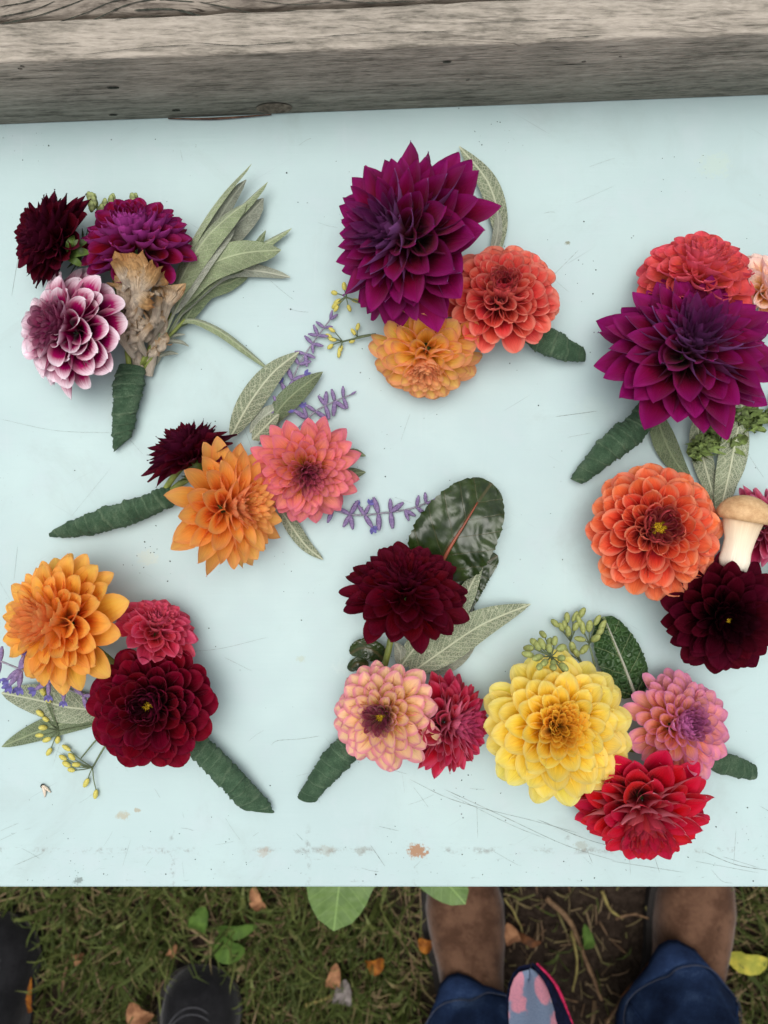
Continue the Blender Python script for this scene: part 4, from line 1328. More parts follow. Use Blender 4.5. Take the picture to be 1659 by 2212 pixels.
dahlia(D, 'pointed orange dahlia', 467, 1097, 151, 50, 2, 'orange', 'deco', 62, seed=12, z=33, over=dict(W=.50, tho=1.6, a=1.6, b=.8, dome=.36, L0=.38, L1=.86, jit=1.1))
sprig(D, 'lavender sprig reaching up beside sage leaf', [(560, 960, 10), (615, 865, 7), (650, 780, 5), (716, 686, 4)],
      [(.30, (-40, 60, 150), 8, .4), (.40, (-60, 50), 9, .9), (.50, (40, -50, 180), 9, .7), (.62, (-50, 60), 8, .5), (.70, (-80, 110, -140), 7, 0), (.78, (-70, 80, -140), 7, 0), (.86, (60, -60, 120), 7, 0), (.93, (-50, 90), 6, 0), (.99, (20, -20), 5, 0)])
sprig(D, 'lavender sprig showing beyond the pink dahlia', [(640, 930, 8), (680, 890, 5), (720, 868, 4), (760, 852, 3)],
      [(.25, (100, 60), 8, .8), (.42, (110, -70), 8, .2), (.58, (100, -100, 60), 8, 0), (.74, (-120, 80, -60), 8, 0), (.88, (70, -90), 7, 0), (.99, (10,), 4, 0)])
sprig(D, 'lavender sprig lying under the pink dahlia', [(690, 1090, 8), (760, 1112, 4), (830, 1108, 3), (890, 1098, 3), (940, 1078, 3)],
      [(.12, (-90, 60), 8, 0), (.28, (-110, -70, 70, 160), 9, 0), (.40, (60, -60, 120), 8, .6), (.52, (-95, 100), 10, .3), (.62, (85, -90, 30), 9, 0), (.74, (-40, -80), 8, 0), (.84, (-60, 60), 7, 0), (.93, (70, -20), 6, 0), (.99, (0,), 4, 0)])
wrap(D, [(375, 1068, 11), (300, 1100, 11), (210, 1128, 10), (107, 1156, 4)], [48, 56, 60, 60, 54, 40, 12], turns=7, seed=4)
for p in ([(350, 1078, 10), (385, 1048, 16), (430, 1020, 22)], [(345, 1075, 9), (375, 1030, 16), (400, 1000, 20)], [(360, 1080, 9), (480, 1060, 12), (600, 1040, 16)]):
    rod(D, 'stem', p, [2.0, 2.4], 'stem')

# ---- E: golden orange, rose red and deep red
E = posy('boutonniere of golden orange, small rose red and deep red dahlias with fennel', 420, 1610)
dahlia(E, 'golden orange dahlia facing sideways', 165, 1343, 151, 30, 165, 'orange2', 'deco', 92, seed=13, z=31, over=dict(W=.50, a=2.0, b=.7, dome=.38, L0=.40, L1=.82, jit=.8))
dahlia(E, 'small rose red dahlia', 331, 1376, 93, 62, 62, 'rosered', 'deco', 64, seed=14, z=24)
dahlia(E, 'deep red dahlia with yellow centre', 334, 1522, 137, 10, 75, 'deepred', 'ball', 84, eye=(.10, .10), seed=15, z=29, gap=.16)
leaf(E, 'sage_leaf', [(225, 1535, 8), (150, 1528, 9), (80, 1512, 8), (3, 1497, 4)], 84, 'sageback', fold=-.12, prof=(.8, .55), seed=71)
leaf(E, 'sage_leaf', [(225, 1550, 5), (140, 1562, 6), (70, 1585, 5), (4, 1613, 3)], 54, 'sagedark', fold=-.2, prof=(.8, .6), seed=72)
sprig(E, 'lavender sprig lying over the golden orange dahlia', [(-40, 1412, 32), (30, 1440, 36), (100, 1470, 30), (200, 1510, 18)],
      [(.2, (100, -80), 8, .6), (.36, (95, -110, 60), 9, 1.0), (.38, (-95, -70), 9, 1.0), (.62, (-60, 30, -120), 8, .9), (.76, (60, -60), 9, .8), (.93, (30, -40, 160), 8, 0)])
umbel(E, 'yellow-green fennel umbel', (128, 1578, 5), (235, 1560, 8), [(95, 1500, 11), (108, 1516, 11), (92, 1545, 9), (104, 1557, 8), (100, 1572, 7), (92, 1588, 5), (108, 1595, 4), (126, 1592, 4), (110, 1618, 3)], 'fennelseed', 2.2)
umbel(E, 'yellow-green fennel umbel', (200, 1658, 4), (240, 1590, 8), [(150, 1620, 4), (142, 1640, 4), (160, 1640, 5), (150, 1654, 4), (172, 1652, 5), (160, 1664, 3), (190, 1684, 3), (208, 1708, 3)], 'fennelseed', 2.2)
rod(E, 'stem', [(232, 1575, 8), (205, 1602, 5), (175, 1638, 4)], [.7, .5], 'thinstem')
wrap(E, [(405, 1590, 12), (450, 1635, 12), (505, 1690, 11), (558, 1748, 6)], [54, 60, 64, 62, 62, 58, 60], turns=7, seed=5, cut=-1.1)
for p in ([(170, 1370, 20), (300, 1480, 10), (415, 1600, 12)], [(315, 1385, 14), (360, 1490, 10), (415, 1600, 12)]):
    rod(E, 'stem', p, [2.4, 2.0], 'stem')

# ---- F: maroon with glossy leaf, peach pink, crimson
Fb = posy('boutonniere of maroon, peach-pink and crimson dahlias with glossy chard leaf', 760, 1600)


def broad(parent, name, pts, width, mat, **kw):
    return leaf(parent, name, pts, width, mat, nt=52, nu=29, **kw)


broad(Fb, 'chard_leaf', [(985, 1330, 4), (1000, 1270, 6), (1030, 1230, 6), (1075, 1200, 4)], 90, 'chard', fold=.1, prof=(.8, .5), pucker=.16, edge=.12, seed=81)
broad(Fb, 'chard_leaf', [(935, 1240, 10), (968, 1180, 18), (1015, 1110, 20), (1062, 1043, 12)], 190, 'chard', fold=.1, prof=(.72, .45), pucker=.15, edge=.08, seed=82, label='large glossy dark green chard leaf', hole=None)
rod(Fb, 'midrib', [(950, 1225, 17), (975, 1178, 21), (1002, 1135, 22.5), (1032, 1085, 20)], [1.5, .5], 'rib')
broad(Fb, 'chard_leaf', [(960, 1200, 6), (930, 1175, 8), (905, 1160, 7), (892, 1156, 5)], 44, 'chard', fold=.1, prof=(.8, .5), pucker=.14, edge=.1, seed=83)
broad(Fb, 'chard_leaf', [(960, 1420, 6), (985, 1375, 8), (1005, 1330, 8), (1018, 1285, 5)], 46, 'chard', fold=.1, prof=(.8, .5), pucker=.16, edge=.12, seed=84)
broad(Fb, 'chard_leaf', [(830, 1425, 8), (805, 1405, 12), (780, 1400, 11), (756, 1412, 7)], 50, 'chard', fold=.1, prof=(.8, .5), pucker=.2, edge=.15, seed=85)
broad(Fb, 'chard_leaf', [(795, 1440, 6), (775, 1432, 9), (762, 1440, 8), (757, 1450, 4)], 30, 'chard', fold=.1, prof=(.8, .5), pucker=.2, edge=.15, seed=86)
leaf(Fb, 'sage_leaf', [(915, 1450, 6), (960, 1430, 8), (1000, 1400, 6), (1035, 1360, 3)], 62, 'sagegrey', fold=-.2, seed=87)
leaf(Fb, 'sage_leaf', [(862, 1445, 16), (905, 1390, 19), (985, 1320, 17), (1046, 1205, 8)], 62, 'sageback', fold=-.25, prof=(.72, .7), seed=88, up=10)
leaf(Fb, 'sage_leaf', [(880, 1460, 18), (950, 1410, 22), (1040, 1350, 18), (1146, 1305, 8)], 84, 'sageback', fold=-.2, prof=(.78, .75), seed=89, up=-8)
leaf(Fb, 'sage_leaf', [(862, 1440, 12), (866, 1415, 18), (858, 1395, 18), (852, 1385, 16)], 32, 'sagegrey', fold=-.3, seed=90, nt=10)
dahlia(Fb, 'dark maroon dahlia facing away', 874, 1311, 137, 50, 84, 'maroonred', 'round', 110, seed=16, z=31, over=dict(W=.46, tho=1.8, a=1.9, b=.7, curl=-.15, dome=.40, L0=.42))
dahlia(Fb, 'crimson dahlia facing sideways', 941, 1558, 114, 50, 2, 'crimson', 'deco', 104, seed=17, z=23, over=dict(W=.44, dome=.38, L0=.4, jit=1))
dahlia(Fb, 'peach-pink dahlia with burgundy ring', 840, 1539, 119, 18, 170, 'peachpink', 'round', 76, eye=(.12, .10), seed=18, z=36, gap=.15, over=dict(W=.46, curl=-.2, tho=1.9))
rod(Fb, 'stem', [(850, 1350, 22), (838, 1410, 22), (815, 1490, 14), (770, 1585, 12)], [2.2, 2.4], 'stem')
rod(Fb, 'stem', [(900, 1570, 16), (840, 1580, 12), (770, 1590, 11)], [2.2, 2.2], 'stem')
wrap(Fb, [(782, 1580, 12), (745, 1622, 13), (705, 1668, 12), (660, 1728, 7)], [60, 66, 68, 64, 56, 50, 44], turns=6, seed=6, cut=.3)

# ---- G: yellow, lilac pink, red
Gb = posy('boutonniere of large yellow, lilac pink and red dahlias with dark crinkled leaf', 1520, 1640)
broad(Gb, 'crinkled_leaf', [(1372, 1505, 10), (1348, 1440, 12), (1325, 1385, 11), (1303, 1332, 6)], 108, 'kale', fold=-.08, prof=(.8, .36), pucker=.07, edge=.10, seed=91, label='dark green crinkled leaf with pale midrib')
rod(Gb, 'midrib', [(1374, 1506, 12), (1350, 1442, 13.5), (1328, 1388, 12.5), (1310, 1345, 9)], [1.1, .4], 'sagegrey')
dahlia(Gb, 'large yellow dahlia', 1196, 1570, 163, 15, 92, 'yellow', 'round', 84, seed=19, z=34, over=dict(W=.52, tho=1.9, a=2.0, b=.6, curl=-.26, L1=.78, ab=72, at=99, jit=.7))
dahlia(Gb, 'lilac pink dahlia', 1450, 1568, 123, 22, 48, 'pinklilac', 'ball', 84, seed=20, z=23, eye=(.05, .12), over=dict(W=.42, a=1.9, b=.6))
dahlia(Gb, 'red dahlia with pale pink petal backs', 1379, 1703, 150, 36, 262, 'red', 'deco', 88, seed=21, z=28, over=dict(W=.54, dome=.36, L0=.38, jit=1.1, tho=1.6))
umbel(Gb, 'green fennel umbel lying on the yellow dahlia', (1190, 1418, 60), (1225, 1460, 48), [(1160, 1393, 50), (1150, 1400, 50), (1165, 1403, 53), (1176, 1400, 54), (1188, 1408, 58), (1170, 1418, 61), (1197, 1392, 55), (1205, 1403, 57), (1180, 1428, 67), (1195, 1430, 68), (1208, 1422, 65), (1168, 1436, 70), (1212, 1435, 71), (1150, 1416, 58), (1186, 1392, 52), (1192, 1440, 74), (1177, 1375, 46)], 'fennelgreen', 2.7)
umbel(Gb, 'green fennel umbel beside the crinkled leaf', (1232, 1385, 12), (1255, 1430, 14), [(1205, 1352, 9), (1215, 1362, 10), (1225, 1343, 8), (1238, 1340, 9), (1252, 1332, 8), (1222, 1358, 10), (1240, 1360, 12), (1228, 1372, 12)], 'fennelgreen', 2.6)
umbel(Gb, 'green fennel umbel beside the crinkled leaf', (1272, 1390, 14), (1285, 1440, 14), [(1260, 1366, 13), (1272, 1362, 14), (1285, 1348, 12), (1290, 1372, 14), (1262, 1382, 15), (1280, 1383, 16), (1255, 1352, 12), (1296, 1360, 12), (1268, 1396, 15)], 'fennelgreen', 2.8)
umbel(Gb, 'green fennel umbel beside the crinkled leaf', (1250, 1425, 20), (1262, 1445, 20), [(1225, 1410, 20), (1240, 1408, 20), (1248, 1415, 22)], 'fennelgreen', 2.7)
wrap(Gb, [(1500, 1625, 12), (1552, 1645, 12), (1592, 1658, 11), (1632, 1668, 6)], [50, 52, 54, 52, 44, 36], turns=3, seed=7, cut=.3)
for p in ([(1230, 1600, 18), (1380, 1620, 10), (1510, 1632, 12)], [(1395, 1720, 16), (1450, 1670, 10), (1510, 1635, 12)]):
    rod(Gb, 'stem', p, [2.4, 2.0], 'stem')

# ---- H: coral orange, near black, raspberry and a fresh mushroom
H = posy('boutonniere of coral orange ball dahlia, near-black dahlia and fresh brown mushroom', 1600, 1240)
dahlia(H, 'coral orange ball dahlia with yellow centre', 1405, 1148, 147, 8, 110, 'coralorange', 'ball', 92, eye=(.12, .10), seed=22, z=31, gap=.2)
dahlia(H, 'raspberry pink dahlia behind the mushroom', 1634, 1146, 98, 34, 40, 'rasppink', 'deco', 70, seed=23, z=24, over=dict(W=.4))
dahlia(H, 'near-black maroon dahlia', 1549, 1323, 133, 8, 250, 'nearblack', 'deco', 74, eye=(.09, .10), seed=24, z=35, over=dict(W=.5, a=2.0, b=.7), gap=.14)
# mushroom: axis lies in the table plane, cap up the picture
mb, mt_ = P(1585, 1225, 44), P(1606, 1118, 46)
ax = (mt_ - mb) / np.linalg.norm(mt_ - mb)
sx = np.cross(ax, (0, 0, 1)); sx /= np.linalg.norm(sx)
sz = np.cross(sx, ax)


def lathe(o0, prof, nu=28, squash=1.0, jit=0.0):
    V = []
    for h, r in prof:
        for j in range(nu):
            a = 2 * math.pi * j / nu
            q = 1 + jit * nz(math.cos(a) * 1.5, math.sin(a) * 1.5, h * 90)
            V.append(o0 + ax * h + (sx * math.cos(a) + sz * math.sin(a) * squash) * r * q)
    return np.array(V), tubefaces(len(prof), nu)


u_ = K0 * 0.93
mush = thing_part = None
Vs, Fs = lathe(mb, [(0, 30 * u_), (15 * u_, 33 * u_), (35 * u_, 31 * u_), (60 * u_, 32 * u_), (85 * u_, 37 * u_), (104 * u_, 43 * u_), (112 * u_, 44 * u_)], 30, .8, .14)
vs = Vs.reshape(-1, 30, 3)
for j in range(30):                                   # torn foot
    vs[0, j] += ax * u_ * (16 * nz(j * .55, 3.3) - 4)
pt = np.stack([np.tile(np.linspace(0, 6.28, 30), 7), np.repeat(np.linspace(0, 1, 7), 30), np.zeros(210)], 1)
mush = mk('mushroom', Vs, Fs, M['stipe'], H, origin=mb, pt=pt, label='fresh brown-capped mushroom with pale stalk')
cap_o = mb + ax * 100 * u_ + sx * 2 * u_
Vc, Fc = lathe(cap_o, [(6 * u_, 20 * u_), (1 * u_, 44 * u_), (1 * u_, 52 * u_), (8 * u_, 58 * u_), (18 * u_, 59 * u_), (32 * u_, 53 * u_), (44 * u_, 42 * u_), (52 * u_, 27 * u_), (56 * u_, 12 * u_), (57 * u_, 1 * u_)], 34, .82, .05)
mk('mushroom_cap', Vc, Fc, M['cap'], mush)
for p in ([(1430, 1160, 14), (1540, 1210, 12), (1680, 1260, 10)], [(1570, 1330, 16), (1620, 1300, 12), (1690, 1262, 10)], [(1660, 1150, 12), (1680, 1210, 10), (1700, 1262, 10)], [(1585, 1228, 40), (1625, 1245, 22), (1690, 1262, 11)]):
    rod(H, 'stem', p, [2.4, 2.0], 'stem')
wrap(H, [(1670, 1255, 12), (1720, 1272, 12), (1780, 1295, 10), (1840, 1318, 5)], [54, 60, 58, 50, 40], turns=5, seed=8)

# a dropped bud husk on the bare paint
hk = thing('bud_husk', P(97, 1707), 'tiny split brown bud husk on bare paint below fennel seeds', 'husk')
V, F = tube([P(92, 1697, 2), P(96, 1708, 2.4), P(97, 1722, .8)], [.0011, .0013, .0003], 9, 6)
mk('scale', V, F, M['fungus'], hk, pt=np.zeros((len(V), 3)))
V, F = tube([P(92, 1697, 2), P(101, 1704, 1.8), P(110, 1712, .8)], [.0011, .0012, .0003], 9, 6)
mk('scale', V, F, M['fungus'], hk, pt=np.zeros((len(V), 3)))
V, F = ellipsoid(P(92, 1698, 1.8), [np.array([.0016, 0, 0]), np.array([0, .0016, 0]), np.array([0, 0, .0012])], 6, 8)
mk('tip', V, F, M['speck'], hk)

# ------------------------------------------------------------------ below the table: plant, people, litter
pl = thing('broad_leaf_plant', (-0.05, -0.40, 0), 'broad pale green leaves poking out from under the table edge', 'plant')
for b0, mid, tip, w, lb in [((-0.02, -0.33, .16), (-0.045, -0.39, .24), (-0.056, -0.466, .245), .088, None), ((0.03, -0.36, .15), (0.055, -0.40, .22), (0.092, -0.443, .23), .060, None), ((-.12, -.34, .14), (-.16, -.39, .2), (-.18, -.43, .2), .09, None)]:
    lf = leaf(pl, 'leaf_blade', [np.array(b0), np.array(mid), np.array(tip)], w, 'hosta', fold=.12, prof=(.9, .5), nt=16, nu=9, ground=True, edge=.05, seed=int(w * 1000))
    V, F = tube([np.array([b0[0] * .6 - .02, -0.36, -.01]), np.array([b0[0], b0[1], .09]), np.array(b0) + np.array([0, -.004, .006])], [.004, .003], 10, 7)
    mk('leaf_stalk', V, F, M['stem'], pl)


def suede_mat(name, c, c2):
    m = NT(name)
    o = m.obj()
    n = m.noise(o, 28.0, 5.0, 0.65)
    f = m.noise(o, 400.0, 3.0, 0.6)
    sc_ = m.noise(o, 75.0, 4.0, 0.7, 1.2)
    cc = m.mix(m.rng(n, 0.36, 0.64), lin(c2), lin(c))
    cc = m.mix(m.rng(sc_, .56, .72, 0, .55), cc, lin(tuple(q * .62 for q in c2)))
    cc = m.mix(m.rng(f, .55, .75, 0, .3), cc, lin(tuple(min(255, q * 1.3) for q in c)))
    return m.done(cc, 0.92, 0.08, m.bump(m.math('ADD', m.math('MULTIPLY', f, .4), sc_), 0.6, 0.002), 0, 0.25)


M['suede'] = suede_mat('brown_suede', (106, 78, 61), (76, 53, 40))
M['blackleather'] = suede_mat('black_rubber', (32, 32, 34), (21, 21, 23))
M['sole'] = plain('dark_sole', (40, 36, 34), 0.8)
M['stitch2'] = plain('pale_stitching', (72, 76, 92), 0.8)
M['stitch'] = plain('grey_stitching', (74, 74, 78), 0.8)


def denim_mat():
    m = NT('blue_denim')
    o = m.obj()
    x, y, z = m.xyz(o)
    tw = m.noise(m.comb(m.math('MULTIPLY', m.math('ADD', x, y), 500.0), m.math('MULTIPLY', z, 500.0), 0.0), 1.0, 2.0)
    n = m.noise(o, 22.0, 4.0)
    c = m.ramp(m.math('ADD', m.math('MULTIPLY', n, .7), m.math('MULTIPLY', tw, .3)), [(0.35, lin((20, 30, 54))), (0.55, lin((38, 56, 90))), (0.72, lin((84, 106, 142)))])
    return m.done(c, 0.9, 0.1, m.bump(m.math('ADD', n, tw), 0.4, 0.004))


M['denim'] = denim_mat()


def print_mat():
    m = NT('floral_print_cloth')
    o = m.obj()
    x, y, z = m.xyz(o)
    b = m.n("ShaderNodeTexVoronoi", feature='F1')
    m.set(b.inputs["Vector"], m.n("ShaderNodeVectorMath", operation='ADD').outputs[0])
    v = m.comb(x, m.math('ADD', y, .013), m.math('MULTIPLY', m.noise(o, 40.0, 3.0), .02))
    d = m.voro(v, 44.0, 'SMOOTH_F1')
    d2 = m.voro(v, 110.0)
    wv = m.noise(o, 900.0, 1.0)
    c = m.mix(m.rng(d, .40, .46), lin((198, 132, 146)), lin((112, 126, 148)))
    c = m.mix(m.rng(d2, .10, .16, 1, 0), c, lin((196, 168, 166)))
    c = m.mix(m.rng(wv, .4, .7, 0, .35), c, lin((70, 84, 116)))
    return m.done(c, .9, .1, m.bump(wv, .3, .001))


M['print'] = print_mat()
M['navy'] = plain('navy_cloth', (22, 28, 56), 0.9, 0.1, 0.2, 200)
M['hempink'] = plain('pink_hem', (200, 46, 90), 0.9, 0.1, 0.2, 200)


def boot(parent, toe, heel, width, mat, h_ank, seed=0, stitch=False):
    """boot lying along heel->toe, cross sections from sole to instep"""
    toe, heel = np.array(toe, float), np.array(heel, float)
    ax_ = toe - heel
    L = np.linalg.norm(ax_)
    ax_ /= L
    sd = np.array([ax_[1], -ax_[0], 0])
    #        pos   half width  top height
    prof = [(0.0, .30, .050), (.03, .58, .085), (.12, .72, .105), (.25, .74, .115), (.40, .76, .108), (.55, .84, .088), (.68, .97, .072), (.80, 1.0, .062), (.90, .88, .054), (.97, .58, .044), (1.0, .22, .032)]
    nu = 22
    V = []
    for f, w, h in prof:
        for j in range(nu):
            a = 2 * math.pi * j / nu
            x = math.copysign(abs(math.cos(a)) ** .75, math.cos(a)) * w * width / 2
            s = math.sin(a)
            z = .012 + (h - .012) * (max(0, s) ** .8) if s > 0 else .012 * (1 - abs(s) ** .3)
            V.append(heel + ax_ * f * L + sd * (x + .004 * math.sin(f * 3)) + np.array([0, 0, z + (.002 * nz(f * 9 + seed, s * 3, x * 40) + .0022 * nz(f * 34 + seed, x * 50, 2)) * (1 if s > 0 else 0)]))
    bo = mk('boot', np.array(V), tubefaces(len(prof), nu), M[mat], parent, origin=heel)
    # sole
    V = []
    for zz, gsc in ((-.006, 1.08), (.012, 1.10)):
        ring = [(f, w) for f, w, h in prof]
        for f, w in ring:
            V.append(heel + ax_ * (f * L * 1.02 - .003) + sd * w * width / 2 * gsc + np.array([0, 0, zz]))
        for f, w in reversed(ring):
            V.append(heel + ax_ * (f * L * 1.02 - .003) - sd * w * width / 2 * gsc + np.array([0, 0, zz]))
    n = len(prof) * 2
    F = [(j, (j + 1) % n, n + (j + 1) % n, n + j) for j in range(n)] + [tuple(range(n - 1, -1, -1)), tuple(range(n, 2 * n))]
    mk('sole', np.array(V), F, M['sole'], bo, smooth=False)
    # shaft
    c = heel + ax_ * .22 * L
    V, F = tube([c + np.array([0, 0, .06]), c + np.array([0, 0, .12]), c + np.array([0, 0, h_ank])], [width * .42, width * .44, width * .46], 9, 18)
    mk('shaft', V, F, M[mat], bo)
    if not stitch:
        for sgn in (-1, 1):                              # elastic side panels and a seam across the instep
            V = []
            for k in range(7):
                f = .24 + .15 * k / 6
                hw = np.interp(f, [p[0] for p in prof], [p[1] for p in prof]) * width / 2
                hh = np.interp(f, [p[0] for p in prof], [p[2] for p in prof])
                for q, e in ((.35, .9), (.6, .8), (.85, .55)):
                    V.append(heel + ax_ * f * L + sd * sgn * (hw * (1 - q ** 3 * .55) + .003) + np.array([0, 0, .012 + (hh - .012) * q + .003]))
            mk('elastic_panel', np.array(V), gridfaces(7, 3), M['sole'], bo)
    if stitch:
        for off in (.0, .014):
            pts = []
            for k in range(13):
                a = math.pi * k / 12
                f = .62 + off * 2 + .24 * math.sin(a)
                x = math.cos(a) * width * (.40 - off)
                hh = np.interp(f, [p[0] for p in prof], [p[2] for p in prof])
                hw = np.interp(f, [p[0] for p in prof], [p[1] for p in prof]) * width / 2
                z = .012 + (hh - .012) * max(0, 1 - min(1, abs(x) / hw) ** 2) ** .42 + .0008
                pts.append(heel + ax_ * f * L + sd * x + np.array([0, 0, z]))
            V, F = tube(pts, [.0011, .0011], 40, 5)
            mk('seam', V, F, M['stitch'], bo)
    return bo


# the person at the right, in brown boots and jeans
pr = thing('person', (0.24, -0.62, 0), 'person in brown suede boots, blue jeans and floral printed hem', 'person', None)
hips = {}
for side, ank, toe, heel in (('l', (0.122, -0.71), (0.104, -0.482), (0.126, -0.785)), ('r', (0.378, -0.68), (0.438, -0.476), (0.380, -0.775))):
    boot(pr, (*toe, 0), (*heel, 0), .108, 'suede', .20, seed=ord(side))
legs = []
nzl = 26


def leg_geo(ank, knee, hip, r, seed, hem):
    C = spline([np.array(ank), np.array(knee), np.array(hip)], nzl)
    nu = 40
    V = []
    for i in range(nzl):
        t = i / (nzl - 1)
        rr = np.interp(t, [0, .12, .45, .7, 1], r)
        for j in range(nu):
            a = 2 * math.pi * j / nu
            low = max(0, 1 - t * 2.6)
            fold = .09 * nz(math.cos(a) * 1.6 + seed, math.sin(a) * 1.6, t * 9) + .085 * math.sin(t * 60 + 2.2 * math.sin(a + seed) * 2 + seed) * low + .05 * nz(math.cos(a) * 4 + seed, math.sin(a) * 4, t * 22) * low
            fwd = 1.0 + .32 * max(0, math.sin(a)) * max(0, 1 - t * 9)          # the hem rides forward over the instep
            V.append(C[i] + np.array([math.cos(a) * rr * (1 + fold), math.sin(a) * 1.05 * rr * (1 + fold) * fwd, .022 * max(0, math.sin(a)) * max(0, 1 - t * 9) + hem * .004 * math.cos(a * 3 + seed) * (1 if i == 0 else 0)]))
    return np.array(V), tubefaces(nzl, nu, False)


def cuff_ring(V, name, mat, parent):
    """doubled, stitched hem round the lower end of a trouser leg"""
    nu = 40
    a, b = V[:nu], V[nu:2 * nu]
    c = a.mean(axis=0)
    rows = []
    for f, o in ((0.0, -.001), (-.04, .003), (.25, .0045), (.75, .0045), (.85, .0015)):
        p = a + (b - a) * f
        d = p - p.mean(axis=0)
        d[:, 2] = 0
        d /= np.linalg.norm(d, axis=1)[:, None]
        rows.append(p + d * o)
    return mk(name, np.vstack(rows), tubefaces(5, nu, False), M[mat], parent)


V1, F1 = leg_geo((.120, -.700, .062), (.125, -.715, .48), (.165, -.79, .90), [.068, .070, .074, .085, .11], 1.0, 1)
V2, F2 = leg_geo((.381, -.662, .066), (.370, -.695, .48), (.325, -.79, .90), [.068, .070, .076, .085, .11], 4.0, 1)
Vp, Fp = ellipsoid(np.array([.245, -.81, .93]), [np.array([.185, 0, 0]), np.array([0, .125, 0]), np.array([0, 0, .13])], 12, 24)
V, F, _, _ = join([(V1, F1), (V2, F2), (Vp, Fp)])
jn = mk('jeans', V, F, M['denim'], pr, origin=np.array([.245, -.79, .9]))
for Vl in (V1, V2):
    rows = Vl.reshape(nzl, 40, 3)
    for col_ in (3, 17):
        pts = rows[1:12, col_] + (rows[1:12, col_] - rows[1:12].mean(axis=1)) * .012
        V, F = tube(list(pts), [.0016, .0016], 40, 5)
        mk('side_seam', V, F, M['denim'], jn)
    ring = rows[1] + (rows[1] - rows[1].mean(axis=0)) * .045
    V, F = tube(list(ring) + [ring[0]], [.0007, .0007], 160, 4)
    mk('hem_stitching', V, F, M['stitch2'], jn)
cuff_ring(V1, 'hem', 'denim', jn)
cuff_ring(V2, 'hem', 'denim', jn)
# loose printed hem hanging down between the legs, rounded corner lowest
nt, nu = 22, 13
Vh, inr = [], []
for i in range(nt):
    t = (i / (nt - 1)) ** 1.7
    z = .27 + .34 * t
    half = .031 * max(0, 1 - (1 - min(1, t / .16)) ** 2.6) ** .42 + .0008 + .03 * max(0, t - .16)
    for j in range(nu):
        u = -1 + 2 * j / (nu - 1)
        Vh.append(np.array([.158 + u * half + .03 * t, -.500 - .26 * t ** 1.0 - .012 * u * u * min(1, t * 6) + .006 * math.sin(u * 4 + t * 7), z]))
Vh = np.array(Vh)
hem = mk('printed_hem', Vh, gridfaces(nt, nu), M['print'], pr, origin=np.array([.18, -.72, .94]))
lining = Vh + np.array([0, -.004, 0])
lv = lining.reshape(nt, nu, 3).copy()
cen = lv[:, nu // 2:nu // 2 + 1, :]
lv = cen + (lv - cen) * np.array([1.14, 1, 1]) + np.array([0.003, .006, -.008])
mk('hem_lining', lv.reshape(-1, 3), gridfaces(nt, nu), M['navy'], hem)
V, F = tube([lv[1, 8] + np.array([0, .004, .004]), lv[3, -1] + np.array([-.004, .006, 0]), lv[6, -1] + np.array([-.002, .006, 0])], [.0012, .002, .0006], 12, 6)
mk('pink_trim', V, F, M['hempink'], hem)

# the person at the left: black boots
pq = thing('person', (-0.40, -0.85, 0), 'person in black rubber boots with stitched toes and dark trousers', 'person', None)
boot(pq, (-.253, -.628, 0), (-.262, -.915, 0), .108, 'blackleather', .26, 2, stitch=True)
boot(pq, (-.532, -.555, 0), (-.545, -.845, 0), .112, 'blackleather', .26, 5, stitch=True)
V1, F1 = leg_geo((-.262, -.86, .14), (-.27, -.87, .48), (-.32, -.92, .90), [.07, .075, .075, .085, .11], 2.0, 1)
V2, F2 = leg_geo((-.545, -.79, .14), (-.53, -.82, .48), (-.47, -.92, .90), [.07, .075, .075, .085, .11], 6.0, 1)
Vp, Fp = ellipsoid(np.array([-.395, -.94, .93]), [np.array([.18, 0, 0]), np.array([0, .12, 0]), np.array([0, 0, .13])], 12, 24)
V, F, _, _ = join([(V1, F1), (V2, F2), (Vp, Fp)])
mk('trousers', V, F, M['navy'], pq, origin=np.array([-.395, -.92, .9]))


# fallen leaves and twigs
def deadleaf_mat(name, c, c2):
    m = NT(name)
    o = m.obj()
    n = m.noise(o, 80.0, 4.0, .6)
    return m.done(m.mix(m.rng(n, .35, .65), lin(c2), lin(c)), .7, .2, m.bump(n, .4, .002), .1)


